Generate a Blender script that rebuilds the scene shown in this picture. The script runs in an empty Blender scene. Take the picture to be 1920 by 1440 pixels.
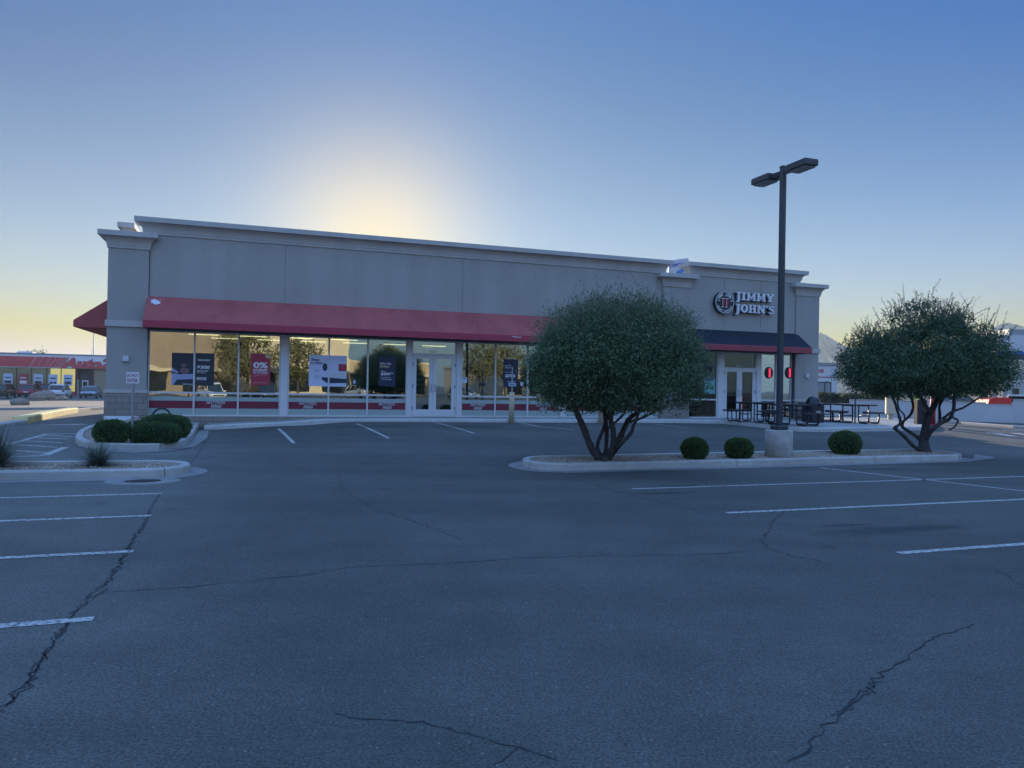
import bpy, math, random
import numpy as np
from mathutils import Vector, Matrix
random.seed(7); RNG = np.random.default_rng(7)
D = bpy.data; SC = bpy.context.scene; COL = SC.collection
R = math.radians

# ---------------------------------------------------------------- camera
F = 1400.0; EYE = 1.6
cam = D.cameras.new('camera'); cam.sensor_width = 36; cam.lens = F/1920*36
cam.clip_start = 0.05; cam.clip_end = 6000
co = D.objects.new('camera', cam); COL.objects.link(co)
CM = Matrix.Rotation(R(90+0.286), 3, 'X') @ Matrix.Rotation(R(1.0), 3, 'Z')
co.matrix_world = Matrix.Translation((0, 0, EYE)) @ CM.to_4x4()
SC.camera = co
# ---------------------------------------------------------------- light
SUN_AZ, SUN_EL = -10.5, 10.3
w = D.worlds.new('World'); SC.world = w; w.use_nodes = True
wn = w.node_tree.nodes; wl = w.node_tree.links
bg = wn['Background']; sky = wn.new('ShaderNodeTexSky'); sky.sky_type = 'NISHITA'
sky.sun_disc = False; sky.sun_elevation = R(SUN_EL); sky.sun_rotation = R(SUN_AZ)
sky.air_density = 1.0; sky.dust_density = 0.9; sky.ozone_density = 3.0; sky.altitude = 600
def wmath(op, a, b=None, c=None):
    n = wn.new('ShaderNodeMath'); n.operation = op
    for i, v in enumerate((a, b, c)):
        if v is None: continue
        if isinstance(v, (int, float)): n.inputs[i].default_value = v
        else: wl.new(v, n.inputs[i])
    return n.outputs[0]
def wsmooth(x, a, b):
    n = wn.new('ShaderNodeMapRange'); n.interpolation_type = 'SMOOTHSTEP'; wl.new(x, n.inputs[0]); n.inputs[1].default_value = a; n.inputs[2].default_value = b; return n.outputs[0]
# soft shoulder on the very bright aureole, warm horizon band round the low sun, added blue fill brightening the unseen dome overhead and opposite the sun
wtc = wn.new('ShaderNodeTexCoord'); wsx = wn.new('ShaderNodeSeparateXYZ'); wl.new(wtc.outputs['Generated'], wsx.inputs[0])
wsc = wn.new('ShaderNodeSeparateColor'); wl.new(sky.outputs[0], wsc.inputs[0])
SKY_S = 0.12; K = (2.05, 2.6, 3.6); CAP = (1.0, .98, .90)
wdot = wn.new('ShaderNodeVectorMath'); wdot.operation = 'DOT_PRODUCT'; wl.new(wtc.outputs['Generated'], wdot.inputs[0])
wdot.inputs[1].default_value = (math.sin(R(SUN_AZ))*math.cos(R(SUN_EL)), math.cos(R(SUN_AZ))*math.cos(R(SUN_EL)), math.sin(R(SUN_EL)))
zc_ = wmath('MAXIMUM', wsx.outputs[2], 0.0); dm_ = wmath('SUBTRACT', wdot.outputs['Value'], 1.0)
terms = [wmath('EXPONENT', wmath('MULTIPLY', zc_, -1/q)) for q in (.06, .16, .4)]+[wmath('EXPONENT', wmath('MULTIPLY', dm_, 1/q)) for q in (.0015, .008, .04, .2)]+[wmath('MULTIPLY', wsx.outputs[0], wsx.outputs[0])]
SKYC = [[0.007, 0.221, 0.871], [-0.199, -1.701, -4.989], [1.177, 2.036, 3.734], [-0.266, -0.657, -1.838], [0.027, -0.026, -0.101], [0.633, 0.377, -0.044], [-0.009, 0.038, 0.146], [0.052, -0.015, -0.196], [-0.01, -0.13, -0.26]]
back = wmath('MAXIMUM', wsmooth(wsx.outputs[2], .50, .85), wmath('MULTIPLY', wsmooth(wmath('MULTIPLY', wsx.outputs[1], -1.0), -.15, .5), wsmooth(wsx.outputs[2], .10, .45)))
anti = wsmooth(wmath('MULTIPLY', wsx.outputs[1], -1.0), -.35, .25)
wcc = wn.new('ShaderNodeCombineColor')
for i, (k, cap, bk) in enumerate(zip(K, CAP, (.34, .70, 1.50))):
    c = wmath('MULTIPLY', wmath('SUBTRACT', 1.0, wmath('EXPONENT', wmath('MULTIPLY', wsc.outputs[i], -k*.1))), cap*.15)
    c = wmath('ADD', c, SKYC[0][i])
    for tm, row in zip(terms, SKYC[1:]): c = wmath('MULTIPLY_ADD', tm, row[i], c)
    c = wmath('MAXIMUM', c, .02)
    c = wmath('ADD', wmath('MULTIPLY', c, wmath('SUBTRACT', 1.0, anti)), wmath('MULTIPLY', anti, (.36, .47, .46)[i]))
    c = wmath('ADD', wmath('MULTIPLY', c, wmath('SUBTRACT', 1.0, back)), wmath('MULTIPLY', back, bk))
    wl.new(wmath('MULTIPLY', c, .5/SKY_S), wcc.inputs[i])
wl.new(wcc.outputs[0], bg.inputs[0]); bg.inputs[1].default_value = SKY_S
sl = D.lights.new('sun', 'SUN'); sl.energy = 4.0; sl.angle = R(0.5); sl.color = (1.0, 0.83, 0.61)
so = D.objects.new('sun', sl); COL.objects.link(so)
sd = Vector((math.sin(R(SUN_AZ))*math.cos(R(SUN_EL)), math.cos(R(SUN_AZ))*math.cos(R(SUN_EL)), math.sin(R(SUN_EL))))
so.rotation_euler = sd.to_track_quat('Z', 'Y').to_euler(); so.location = (0, 40, 60)
SC.view_settings.view_transform = 'Standard'; SC.view_settings.look = 'None'
SC.view_settings.exposure = 1.0; SC.view_settings.gamma = 1
SC.render.engine = 'CYCLES'
SC.cycles.max_bounces = 8; SC.cycles.transparent_max_bounces = 12; SC.cycles.sample_clamp_indirect = 6
SC.cycles.caustics_reflective = False; SC.cycles.caustics_refractive = False

# ---------------------------------------------------------------- site geometry (surveyed)
TH = R(19.3); UX, UY = math.cos(TH), math.sin(TH)      # along the shop front
P0 = Vector((-11.84, 24.26, 0)); FZ = 0.49             # left window edge, floor level
def ray(px, py):
    d = CM @ Vector(((px-960)/F, (720-py)/F, -1)); return d
def toB(x, y):
    dx, dy = x-P0.x, y-P0.y
    return dx*UX+dy*UY, -(-dx*UY+dy*UX)                # u along, w in front of facade
def fromB(u, w):
    return P0.x+u*UX+w*UY, P0.y+u*UY-w*UX
def onB(px, py, off=0.0):                              # point on plane off metres in front of facade
    d = ray(px, py); n = Vector((-UY, UX, 0))
    t = ((P0.dot(n)) - off)/d.dot(n)
    u, _ = toB(d.x*t, d.y*t); return u, EYE+d.z*t-FZ
def U(px, py=690, off=0.0): return onB(px, py, off)[0]
def ZB(px, py, off=0.0): return onB(px, py, off)[1]
def interp(x, tab):
    if x <= tab[0][0]: return tab[0][1]
    for (a, va), (b, vb) in zip(tab, tab[1:]):
        if x <= b:
            t = (x-a)/(b-a); t = t*t*(3-2*t); return va+(vb-va)*t
    return tab[-1][1]
def sm(t): t = max(0, min(1, t)); return t*t*(3-2*t)
HT = [(-30, 0.0), (-9, .12), (-1.3, .28), (1.8, .12), (4.4, .24), (6.5, .375), (14, .355), (40, .2)]
def gz(x, y):
    u, w = toB(x, y); h = interp(u, HT)
    if w < 0:
        zf = interp(u, [(-60, -0.8), (-10, -.5), (20, .2), (60, 0)]); t = sm((-w-3)/55); return h*(1-t)+zf*t
    return h*(1-sm((w-1.5)/13.0))
def G(px, py, dz=0.0):                                 # where a sight line meets the ground (+dz)
    d = ray(px, py); t = 2.0
    while t < 400:
        x, y = d.x*t, d.y*t
        if EYE+d.z*t <= gz(x, y)+dz:
            a, b = t-0.25, t
            for _ in range(18):
                m = (a+b)/2
                if EYE+d.z*m <= gz(d.x*m, d.y*m)+dz: b = m
                else: a = m
            return Vector((d.x*b, d.y*b, EYE+d.z*b))
        t += 0.25
    return Vector((d.x*t, d.y*t, 0))
def at_Y(px, py, Y):
    d = ray(px, py); t = Y/d.y; return Vector((d.x*t, Y, EYE+d.z*t))

# ---------------------------------------------------------------- materials
MATS = {}
def M(name, col, rough=.7, metal=0, noise=None, bump=None, emit=None, spec=.5):
    if name in MATS: return MATS[name]
    m = D.materials.new(name); m.use_nodes = True; nt = m.node_tree; b = nt.nodes['Principled BSDF']
    b.inputs['Base Color'].default_value = (*col, 1); b.inputs['Roughness'].default_value = rough
    b.inputs['Metallic'].default_value = metal; b.inputs['Specular IOR Level'].default_value = spec
    tc = nt.nodes.new('ShaderNodeTexCoord')
    if noise:
        last = None
        for (sc, amt) in (noise if isinstance(noise, list) else [noise]):
            n = nt.nodes.new('ShaderNodeTexNoise'); n.inputs['Scale'].default_value = sc; n.inputs['Detail'].default_value = 6
            nt.links.new(tc.outputs['Object'], n.inputs['Vector'])
            mr = nt.nodes.new('ShaderNodeMapRange'); mr.inputs[1].default_value = .3; mr.inputs[2].default_value = .7
            mr.inputs[3].default_value = 1-amt; mr.inputs[4].default_value = 1+amt
            nt.links.new(n.outputs['Fac'], mr.inputs[0])
            mx = nt.nodes.new('ShaderNodeVectorMath'); mx.operation = 'SCALE'
            if last is None: mx.inputs[0].default_value = col
            else: nt.links.new(last, mx.inputs[0])
            nt.links.new(mr.outputs[0], mx.inputs['Scale']); last = mx.outputs[0]
        nt.links.new(last, b.inputs['Base Color'])
    if bump:
        n = nt.nodes.new('ShaderNodeTexNoise'); n.inputs['Scale'].default_value = bump[0]; n.inputs['Detail'].default_value = 5
        nt.links.new(tc.outputs['Object'], n.inputs['Vector'])
        bp = nt.nodes.new('ShaderNodeBump'); bp.inputs['Strength'].default_value = bump[1]; bp.inputs['Distance'].default_value = .02
        nt.links.new(n.outputs['Fac'], bp.inputs['Height']); nt.links.new(bp.outputs[0], b.inputs['Normal'])
    if emit:
        b.inputs['Emission Color'].default_value = (*emit[0], 1); b.inputs['Emission Strength'].default_value = emit[1]
    MATS[name] = m; return m
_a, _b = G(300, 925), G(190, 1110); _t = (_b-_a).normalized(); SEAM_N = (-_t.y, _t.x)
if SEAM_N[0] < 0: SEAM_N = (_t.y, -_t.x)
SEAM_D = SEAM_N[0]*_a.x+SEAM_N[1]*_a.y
def mat_asphalt():
    m = D.materials.new('asphalt'); m.use_nodes = True; nt = m.node_tree; N = nt.nodes; L = nt.links
    b = N['Principled BSDF']; b.inputs['Roughness'].default_value = .82; b.inputs['Specular IOR Level'].default_value = .35
    geo = N.new('ShaderNodeNewGeometry')
    def noise(sc, det=4, rough=.5):
        n = N.new('ShaderNodeTexNoise'); n.inputs['Scale'].default_value = sc; n.inputs['Detail'].default_value = det
        n.inputs['Roughness'].default_value = rough; L.new(geo.outputs['Position'], n.inputs['Vector']); return n.outputs['Fac']
    def rng(x, a, b2, c, d):
        r = N.new('ShaderNodeMapRange'); L.new(x, r.inputs[0])
        for i, v in enumerate((a, b2, c, d)): r.inputs[i+1].default_value = v
        return r.outputs[0]
    def mul(a, b2):
        r = N.new('ShaderNodeMath'); r.operation = 'MULTIPLY'; L.new(a, r.inputs[0]); L.new(b2, r.inputs[1]); return r.outputs[0]
    f = mul(rng(noise(.22, 5), .3, .7, .80, 1.2), rng(noise(1.7, 5), .3, .7, .9, 1.1))
    mp = N.new('ShaderNodeMapping'); mp.inputs['Rotation'].default_value = (0, 0, -TH); mp.inputs['Scale'].default_value = (.10, .9, 1); L.new(geo.outputs['Position'], mp.inputs[0])
    n3 = N.new('ShaderNodeTexNoise'); n3.inputs['Scale'].default_value = 1; n3.inputs['Detail'].default_value = 5; L.new(mp.outputs[0], n3.inputs['Vector']); f = mul(f, rng(n3.outputs['Fac'], .35, .65, .88, 1.10))
    n4 = N.new('ShaderNodeTexVoronoi'); n4.inputs['Scale'].default_value = .8; L.new(geo.outputs['Position'], n4.inputs['Vector']); f = mul(f, rng(n4.outputs['Distance'], .02, .10, .72, 1.0))
    # lens flare put into the colour: paler left-hand bays, ending at the long crack
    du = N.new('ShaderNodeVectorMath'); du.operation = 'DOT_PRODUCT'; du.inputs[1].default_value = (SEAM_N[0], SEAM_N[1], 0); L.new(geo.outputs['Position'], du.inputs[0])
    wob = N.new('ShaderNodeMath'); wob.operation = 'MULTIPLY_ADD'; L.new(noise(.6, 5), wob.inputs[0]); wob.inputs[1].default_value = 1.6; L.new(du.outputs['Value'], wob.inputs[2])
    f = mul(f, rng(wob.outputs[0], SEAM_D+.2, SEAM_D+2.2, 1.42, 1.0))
    f = mul(f, rng(noise(14, 6, .7), .3, .7, .84, 1.16)); f = mul(f, rng(noise(62, 3, .9), .38, .62, .48, 1.55))
    v = N.new('ShaderNodeTexVoronoi'); v.inputs['Scale'].default_value = 30; L.new(geo.outputs['Position'], v.inputs['Vector'])
    sp = N.new('ShaderNodeSeparateColor'); L.new(v.outputs['Color'], sp.inputs[0])
    stone = mul(rng(v.outputs['Distance'], .1, .3, 1, 0), rng(sp.outputs[0], .945, .955, 0, 1))
    sc = N.new('ShaderNodeVectorMath'); sc.operation = 'SCALE'; sc.inputs[0].default_value = (.084, .086, .079); L.new(f, sc.inputs['Scale'])
    mx = N.new('ShaderNodeMix'); mx.data_type = 'RGBA'; L.new(stone, mx.inputs[0]); L.new(sc.outputs[0], mx.inputs[6])
    mx.inputs[7].default_value = (.22, .21, .2, 1); L.new(mx.outputs[2], b.inputs['Base Color'])
    bp = N.new('ShaderNodeBump'); bp.inputs['Strength'].default_value = .4; bp.inputs['Distance'].default_value = .005
    L.new(noise(60, 4, .7), bp.inputs['Height']); L.new(bp.outputs[0], b.inputs['Normal'])
    MATS['asphalt'] = m; return m
def mat_paint():
    m = M('line_paint', (.62, .62, .60), .8); nt = m.node_tree; b = nt.nodes['Principled BSDF']
    geo = nt.nodes.new('ShaderNodeNewGeometry'); n = nt.nodes.new('ShaderNodeTexNoise'); n.inputs['Scale'].default_value = 22
    n.inputs['Detail'].default_value = 8; n.inputs['Roughness'].default_value = .75
    nt.links.new(geo.outputs['Position'], n.inputs['Vector'])
    cr = nt.nodes.new('ShaderNodeValToRGB'); cr.color_ramp.elements[0].position = .40; cr.color_ramp.elements[0].color = (.09, .09, .095, 1)
    cr.color_ramp.elements[1].position = .55; cr.color_ramp.elements[1].color = (.55, .55, .53, 1)
    nt.links.new(n.outputs['Fac'], cr.inputs[0]); nt.links.new(cr.outputs[0], b.inputs['Base Color']); return m
def mat_brick(name, c1, c2, mortar, bw, bh, ms=.012):
    m = M(name, c1, .9); nt = m.node_tree; b = nt.nodes['Principled BSDF']; tc = nt.nodes.new('ShaderNodeTexCoord')
    s = nt.nodes.new('ShaderNodeSeparateXYZ'); nt.links.new(tc.outputs['Object'], s.inputs[0])
    c = nt.nodes.new('ShaderNodeCombineXYZ')
    ad = nt.nodes.new('ShaderNodeMath'); ad.operation = 'ADD'; nt.links.new(s.outputs[0], ad.inputs[0]); nt.links.new(s.outputs[1], ad.inputs[1])
    nt.links.new(ad.outputs[0], c.inputs[0]); nt.links.new(s.outputs[2], c.inputs[1])
    k = nt.nodes.new('ShaderNodeTexBrick'); nt.links.new(c.outputs[0], k.inputs['Vector'])
    k.inputs['Color1'].default_value = (*c1, 1); k.inputs['Color2'].default_value = (*c2, 1); k.inputs['Mortar'].default_value = (*mortar, 1)
    k.inputs['Scale'].default_value = 1; k.inputs['Brick Width'].default_value = bw; k.inputs['Row Height'].default_value = bh
    k.inputs['Mortar Size'].default_value = ms; nt.links.new(k.outputs[0], b.inputs['Base Color']); return m
def mat_glass(name, tint=(.75, .82, .76), refl=.32):
    m = D.materials.new(name); m.use_nodes = True; nt = m.node_tree; N = nt.nodes; N.remove(N['Principled BSDF'])
    out = N['Material Output']; t = N.new('ShaderNodeBsdfTransparent'); t.inputs[0].default_value = (*tint, 1)
    g = N.new('ShaderNodeBsdfGlossy'); g.inputs['Roughness'].default_value = .0; g.inputs[0].default_value = (.95, 1.0, .93, 1)
    fr = N.new('ShaderNodeFresnel'); fr.inputs[0].default_value = 1.5
    ad = N.new('ShaderNodeMath'); ad.operation = 'ADD'; ad.use_clamp = True; ad.inputs[1].default_value = refl; nt.links.new(fr.outputs[0], ad.inputs[0])
    tc = N.new('ShaderNodeTexCoord'); nn = N.new('ShaderNodeTexNoise'); nn.inputs['Scale'].default_value = .9; nn.inputs['Detail'].default_value = 1
    bp = N.new('ShaderNodeBump'); bp.inputs['Strength'].default_value = .06; bp.inputs['Distance'].default_value = .05
    nt.links.new(tc.outputs['Object'], nn.inputs['Vector']); nt.links.new(nn.outputs['Fac'], bp.inputs['Height']); nt.links.new(bp.outputs[0], g.inputs['Normal'])
    mx = N.new('ShaderNodeMixShader'); nt.links.new(ad.outputs[0], mx.inputs[0]); nt.links.new(t.outputs[0], mx.inputs[1]); nt.links.new(g.outputs[0], mx.inputs[2])
    nt.links.new(mx.outputs[0], out.inputs[0]); MATS[name] = m; return m
def mat_leaf(name, c1, c2, rough=.6, trans=.25):
    m = D.materials.new(name); m.use_nodes = True; nt = m.node_tree; N = nt.nodes; b = N['Principled BSDF']
    g = N.new('ShaderNodeNewGeometry'); cr = N.new('ShaderNodeValToRGB'); cr.color_ramp.elements[0].color = (*c1, 1); cr.color_ramp.elements[1].color = (*c2, 1)
    nt.links.new(g.outputs['Random Per Island'], cr.inputs[0]); nt.links.new(cr.outputs[0], b.inputs['Base Color'])
    b.inputs['Roughness'].default_value = rough; b.inputs['Specular IOR Level'].default_value = .35
    tr = N.new('ShaderNodeBsdfTranslucent'); nt.links.new(cr.outputs[0], tr.inputs[0])
    mx = N.new('ShaderNodeMixShader'); mx.inputs[0].default_value = trans
    nt.links.new(b.outputs[0], mx.inputs[1]); nt.links.new(tr.outputs[0], mx.inputs[2]); nt.links.new(mx.outputs[0], N['Material Output'].inputs[0])
    MATS[name] = m; return m
def streaks(m, sx=1.6, sz=.12, amt=.07):
    nt = m.node_tree; b = nt.nodes['Principled BSDF']; src_ = b.inputs['Base Color'].links[0].from_socket
    tc = nt.nodes.new('ShaderNodeTexCoord'); mp = nt.nodes.new('ShaderNodeMapping'); mp.inputs['Scale'].default_value = (sx, sx, sz)
    nt.links.new(tc.outputs['Object'], mp.inputs[0]); n = nt.nodes.new('ShaderNodeTexNoise'); n.inputs['Scale'].default_value = 1; n.inputs['Detail'].default_value = 7; nt.links.new(mp.outputs[0], n.inputs['Vector'])
    mr = nt.nodes.new('ShaderNodeMapRange'); mr.inputs[1].default_value = .3; mr.inputs[2].default_value = .7; mr.inputs[3].default_value = 1-amt; mr.inputs[4].default_value = 1+amt
    nt.links.new(n.outputs['Fac'], mr.inputs[0]); v = nt.nodes.new('ShaderNodeVectorMath'); v.operation = 'SCALE'; nt.links.new(src_, v.inputs[0]); nt.links.new(mr.outputs[0], v.inputs['Scale']); nt.links.new(v.outputs[0], b.inputs['Base Color'])
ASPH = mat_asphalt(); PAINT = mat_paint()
STUCCO = M('grey_stucco', (.39, .37, .35), .92, noise=[(.5, .05), (6, .03)], bump=(90, .25))
TRIM = M('pale_stucco_trim', (.50, .48, .46), .85, noise=[(.8, .06), (9, .03)])
JOINT = M('wall_joint', (.12, .115, .11), .9)
BLOCK = mat_brick('split_face_block', (.30, .265, .225), (.26, .23, .20), (.17, .155, .14), .40, .20)
FRAMEM = M('white_aluminium', (.66, .66, .68), .45, noise=(3, .04))
CONC = M('kerb_concrete', (.42, .415, .40), .9, noise=[(.7, .12), (5, .10), (40, .07)], bump=(60, .3))
GUT = M('gutter_concrete', (.24, .24, .235), .9, noise=[(.7, .12), (5, .12), (40, .1)], bump=(60, .3))
WALK = M('pavement_concrete', (.34, .335, .325), .9, noise=[(.5, .1), (4, .08)], bump=(50, .2))
REDAWN = M('red_canvas', (.41, .095, .095), .8, noise=[(.6, .12), (5, .05)])
NAVY = M('navy_canvas', (.006, .011, .026), .7, noise=(2, .15))
GLASS = mat_glass('shop_glass')
GLASS2 = mat_glass('clear_shop_glass', (.8, .86, .82), .0); GLASS3 = mat_glass('corner_shop_glass', (.8, .88, .82), .55)
DECALT = M('decal_letter', (.48, .46, .50), .6); DECAL = M('frosted_decal', (.36, .44, .42), .6); DECALR = M('red_decal', (.20, .02, .045), .6)
WHITE = M('white_letter', (.75, .76, .80), .5); BLACK = M('black_metal', (.012, .014, .02), .45)
DARKP = M('bronze_pole_paint', (.035, .048, .062), .42, noise=(4, .1))
ROOFM = M('roof_grey', (.3, .3, .3), .9); streaks(STUCCO, 1.6, .12, .06); streaks(REDAWN, 2.2, .25, .10); streaks(TRIM, 2.5, .4, .07)
INW = M('interior_wall_paint', (.34, .29, .20), .9); INF = M('interior_floor', (.14, .12, .10), .6)
INC = M('interior_ceiling', (.5, .48, .42), .9)
NAVYP = M('navy_print', (.022, .030, .075), .5); DKP = M('charcoal_print', (.025, .035, .05), .5); REDP = M('red_print', (.42, .04, .08), .5)
PALEP = M('pale_blue_print', (.62, .66, .86), .5); GOLD = M('cream_print', (.55, .50, .32), .5); REDL = M('red_letter', (.55, .03, .05), .5)
BARK = M('tree_bark', (.06, .056, .056), .95, noise=[(9, .35), (40, .2)], bump=(30, .8))
STONE = M('desert_gravel', (.30, .25, .20), .95, noise=[(30, .35), (3, .1)], bump=(60, .6))
ROCK = M('boulder_rock', (.30, .24, .20), .95, noise=(2, .2), bump=(5, .8))
STEEL = M('galvanised_steel', (.34, .36, .38), .5, .6); CREAM = M('cream_bollard_paint', (.58, .50, .36), .7, noise=(8, .08))
TYRE = M('tyre_rubber', (.015, .015, .016), .8); RIM = M('alloy_rim', (.4, .4, .42), .35, .8)
CARGL = M('car_glass', (.012, .016, .02), .08, spec=.8)
WHITEB = M('white_render', (.66, .66, .68), .8, noise=(1, .04))

# ---------------------------------------------------------------- mesh builder
class MB:
    def __init__(s): s.v = []; s.f = []; s.m = []; s.sm = []
    def add(s, vs, fs, mi=0, smooth=False):
        o = len(s.v); s.v += [tuple(p) for p in vs]
        for f in fs: s.f.append([i+o for i in f]); s.m.append(mi); s.sm.append(smooth)
        return s
    def box(s, x0, x1, y0, y1, z0, z1, mi=0):
        return s.add([(x0,y0,z0),(x1,y0,z0),(x1,y1,z0),(x0,y1,z0),(x0,y0,z1),(x1,y0,z1),(x1,y1,z1),(x0,y1,z1)],
                     [(3,2,1,0),(4,5,6,7),(0,1,5,4),(1,2,6,5),(2,3,7,6),(3,0,4,7)], mi)
    def rbox(s, x0, x1, y0, y1, z0, z1, r=.02, mi=0):      # box with chamfered edges
        vs = []
        for z, e in ((z0, r), (z0+r, 0), (z1-r, 0), (z1, r)):
            for x, y in ((x0+e+r, y0+e), (x1-e-r, y0+e), (x1-e, y0+e+r), (x1-e, y1-e-r), (x1-e-r, y1-e), (x0+e+r, y1-e), (x0+e, y1-e-r), (x0+e, y0+e+r)):
                vs.append((x, y, z))
        fs = [list(range(7, -1, -1)), list(range(24, 32))]
        for k in range(3):
            for i in range(8): fs.append((k*8+i, k*8+(i+1) % 8, k*8+8+(i+1) % 8, k*8+8+i))
        return s.add(vs, fs, mi)
    def loops(s, loops, mi=0, cap=True, smooth=False, closed=True):
        n = len(loops[0]); vs = [p for l in loops for p in l]; fs = []
        for k in range(len(loops)-1):
            for i in range(n if closed else n-1): fs.append((k*n+i, k*n+(i+1) % n, k*n+n+(i+1) % n, k*n+n+i))
        if cap: fs.append(list(range(n-1, -1, -1))); fs.append(list(range((len(loops)-1)*n, len(loops)*n)))
        return s.add(vs, fs, mi, smooth)
    def tube(s, pts, rad, n=8, mi=0, smooth=True):
        pts = [Vector(p) for p in pts]; loops = []; ref = None
        if not isinstance(rad, (list, tuple)): rad = [rad]*len(pts)
        for i, p in enumerate(pts):
            t = (pts[min(i+1, len(pts)-1)]-pts[max(i-1, 0)]).normalized()
            if ref is None: ref = Vector((0, 0, 1)) if abs(t.z) < .9 else Vector((1, 0, 0))
            a = t.cross(ref).normalized(); b = t.cross(a).normalized(); ref = a.cross(t)
            loops.append([p+rad[i]*(a*math.cos(2*math.pi*k/n)+b*math.sin(2*math.pi*k/n)) for k in range(n)])
        return s.loops(loops, mi, True, smooth)
    def cyl(s, x, y, z0, z1, r, r1=None, n=20, mi=0, smooth=True):
        r1 = r if r1 is None else r1
        return s.loops([[(x+rr*math.cos(2*math.pi*k/n), y+rr*math.sin(2*math.pi*k/n), z) for k in range(n)] for z, rr in ((z0, r), (z1, r1))], mi, True, smooth)
    def lathe(s, prof, x=0, y=0, n=24, mi=0):
        return s.loops([[(x+r*math.cos(2*math.pi*k/n), y+r*math.sin(2*math.pi*k/n), z) for k in range(n)] for r, z in prof], mi, True, True)
    def prism(s, poly, y0, y1, mi=0):                    # poly in x,z extruded in y
        return s.loops([[(x, y0, z) for x, z in poly], [(x, y1, z) for x, z in poly]], mi)
    def prismx(s, poly, x0, x1, mi=0):                   # poly in y,z extruded in x
        return s.loops([[(x0, y, z) for y, z in poly], [(x1, y, z) for y, z in poly]], mi)
    def build(s, name, mats, parent=None, loc=None, rz=0, bevel=0):
        me = D.meshes.new(name); me.from_pydata(s.v, [], s.f)
        if not isinstance(mats, (list, tuple)): mats = [mats]
        for m in mats: me.materials.append(m)
        me.polygons.foreach_set('material_index', s.m); me.polygons.foreach_set('use_smooth', s.sm); me.update()
        import bmesh
        bm = bmesh.new(); bm.from_mesh(me); bmesh.ops.recalc_face_normals(bm, faces=bm.faces); bm.to_mesh(me); bm.free()
        o = D.objects.new(name, me); COL.objects.link(o)
        if parent: o.parent = parent
        if loc is not None: o.location = loc
        o.rotation_euler.z = rz
        if bevel:
            b = o.modifiers.new('b', 'BEVEL'); b.width = bevel; b.segments = 2; b.limit_method = 'ANGLE'
        return o
def tag(o, label=None, cat=None, group=None, kind=None):
    if label: o['label'] = label
    if cat: o['category'] = cat
    if group: o['group'] = group
    if kind: o['kind'] = kind
    return o
def empty(name, loc, rz=0, label=None, cat=None, group=None):
    o = D.objects.new(name, None); COL.objects.link(o); o.location = loc; o.rotation_euler.z = rz
    o.empty_display_size = .2; return tag(o, label, cat, group)
def copy_tree(o, parent=None):
    c = o.copy(); COL.objects.link(c); c.parent = parent
    for ch in list(o.children): copy_tree(ch, c)
    return c
def struct(o, label=None): o['kind'] = 'structure'; return tag(o, label)
def quads(name, V, mats, parent=None, loc=None, idx=None):  # V: (n,k,3) array of separate polygons
    n, k = V.shape[:2]; me = D.meshes.new(name)
    me.vertices.add(n*k); me.vertices.foreach_set('co', V.reshape(-1).astype(np.float32))
    me.loops.add(n*k); me.loops.foreach_set('vertex_index', np.arange(n*k, dtype=np.int32))
    me.polygons.add(n); me.polygons.foreach_set('loop_start', np.arange(0, n*k, k, dtype=np.int32))
    if not isinstance(mats, (list, tuple)): mats = [mats]
    for m in mats: me.materials.append(m)
    if idx is not None: me.polygons.foreach_set('material_index', idx.astype(np.int32))
    me.update(calc_edges=True)
    o = D.objects.new(name, me); COL.objects.link(o)
    if parent: o.parent = parent
    if loc is not None: o.location = loc
    return o
# --- lettering
def text_raw(body, off=0.0, shear=0.0, ext=0.0):
    c = D.curves.new('t', 'FONT'); c.body = body; c.size = 1; c.offset = off; c.shear = shear; c.extrude = ext
    c.resolution_u = 3; o = D.objects.new('t', c); COL.objects.link(o)
    dg = bpy.context.evaluated_depsgraph_get(); me = D.meshes.new_from_object(o.evaluated_get(dg))
    vs = [tuple(v.co) for v in me.vertices]; fs = [tuple(p.vertices) for p in me.polygons]
    D.objects.remove(o); D.curves.remove(c); D.meshes.remove(me); return vs, fs
def text(mb, body, x0, x1, z0, z1, y, off=.02, shear=0, th=.004, mi=0):
    vs, fs = text_raw(body, off, shear, th/2*1.0)
    xs = [v[0] for v in vs]; ys = [v[1] for v in vs]; ax, bx, ay, by = min(xs), max(xs), min(ys), max(ys)
    mb.add([(x0+(v[0]-ax)/(bx-ax)*(x1-x0), y-v[2], z0+(v[1]-ay)/(by-ay)*(z1-z0)) for v in vs], fs, mi); return mb
def arc_text(mb, body, cx, cz, r, a0, a1, h, y, th=.01, mi=0, inward=False):
    n = len(body)
    for i, ch in enumerate(body):
        if ch == ' ': continue
        a = a0+(a1-a0)*i/(n-1); vs, fs = text_raw(ch, .03, 0, th/2); xs = [v[0] for v in vs]; mx = (min(xs)+max(xs))/2
        rot = (a-math.pi/2) if not inward else (a+math.pi/2)
        ca, sa = math.cos(rot), math.sin(rot)
        out = []
        for v in vs:
            px, pz = (v[0]-mx)*h, (v[1]-.35)*h*1.3
            out.append((cx+r*math.cos(a)+px*ca-pz*sa, y-v[2], cz+r*math.sin(a)+px*sa+pz*ca))
        mb.add(out, fs, mi)
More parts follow.
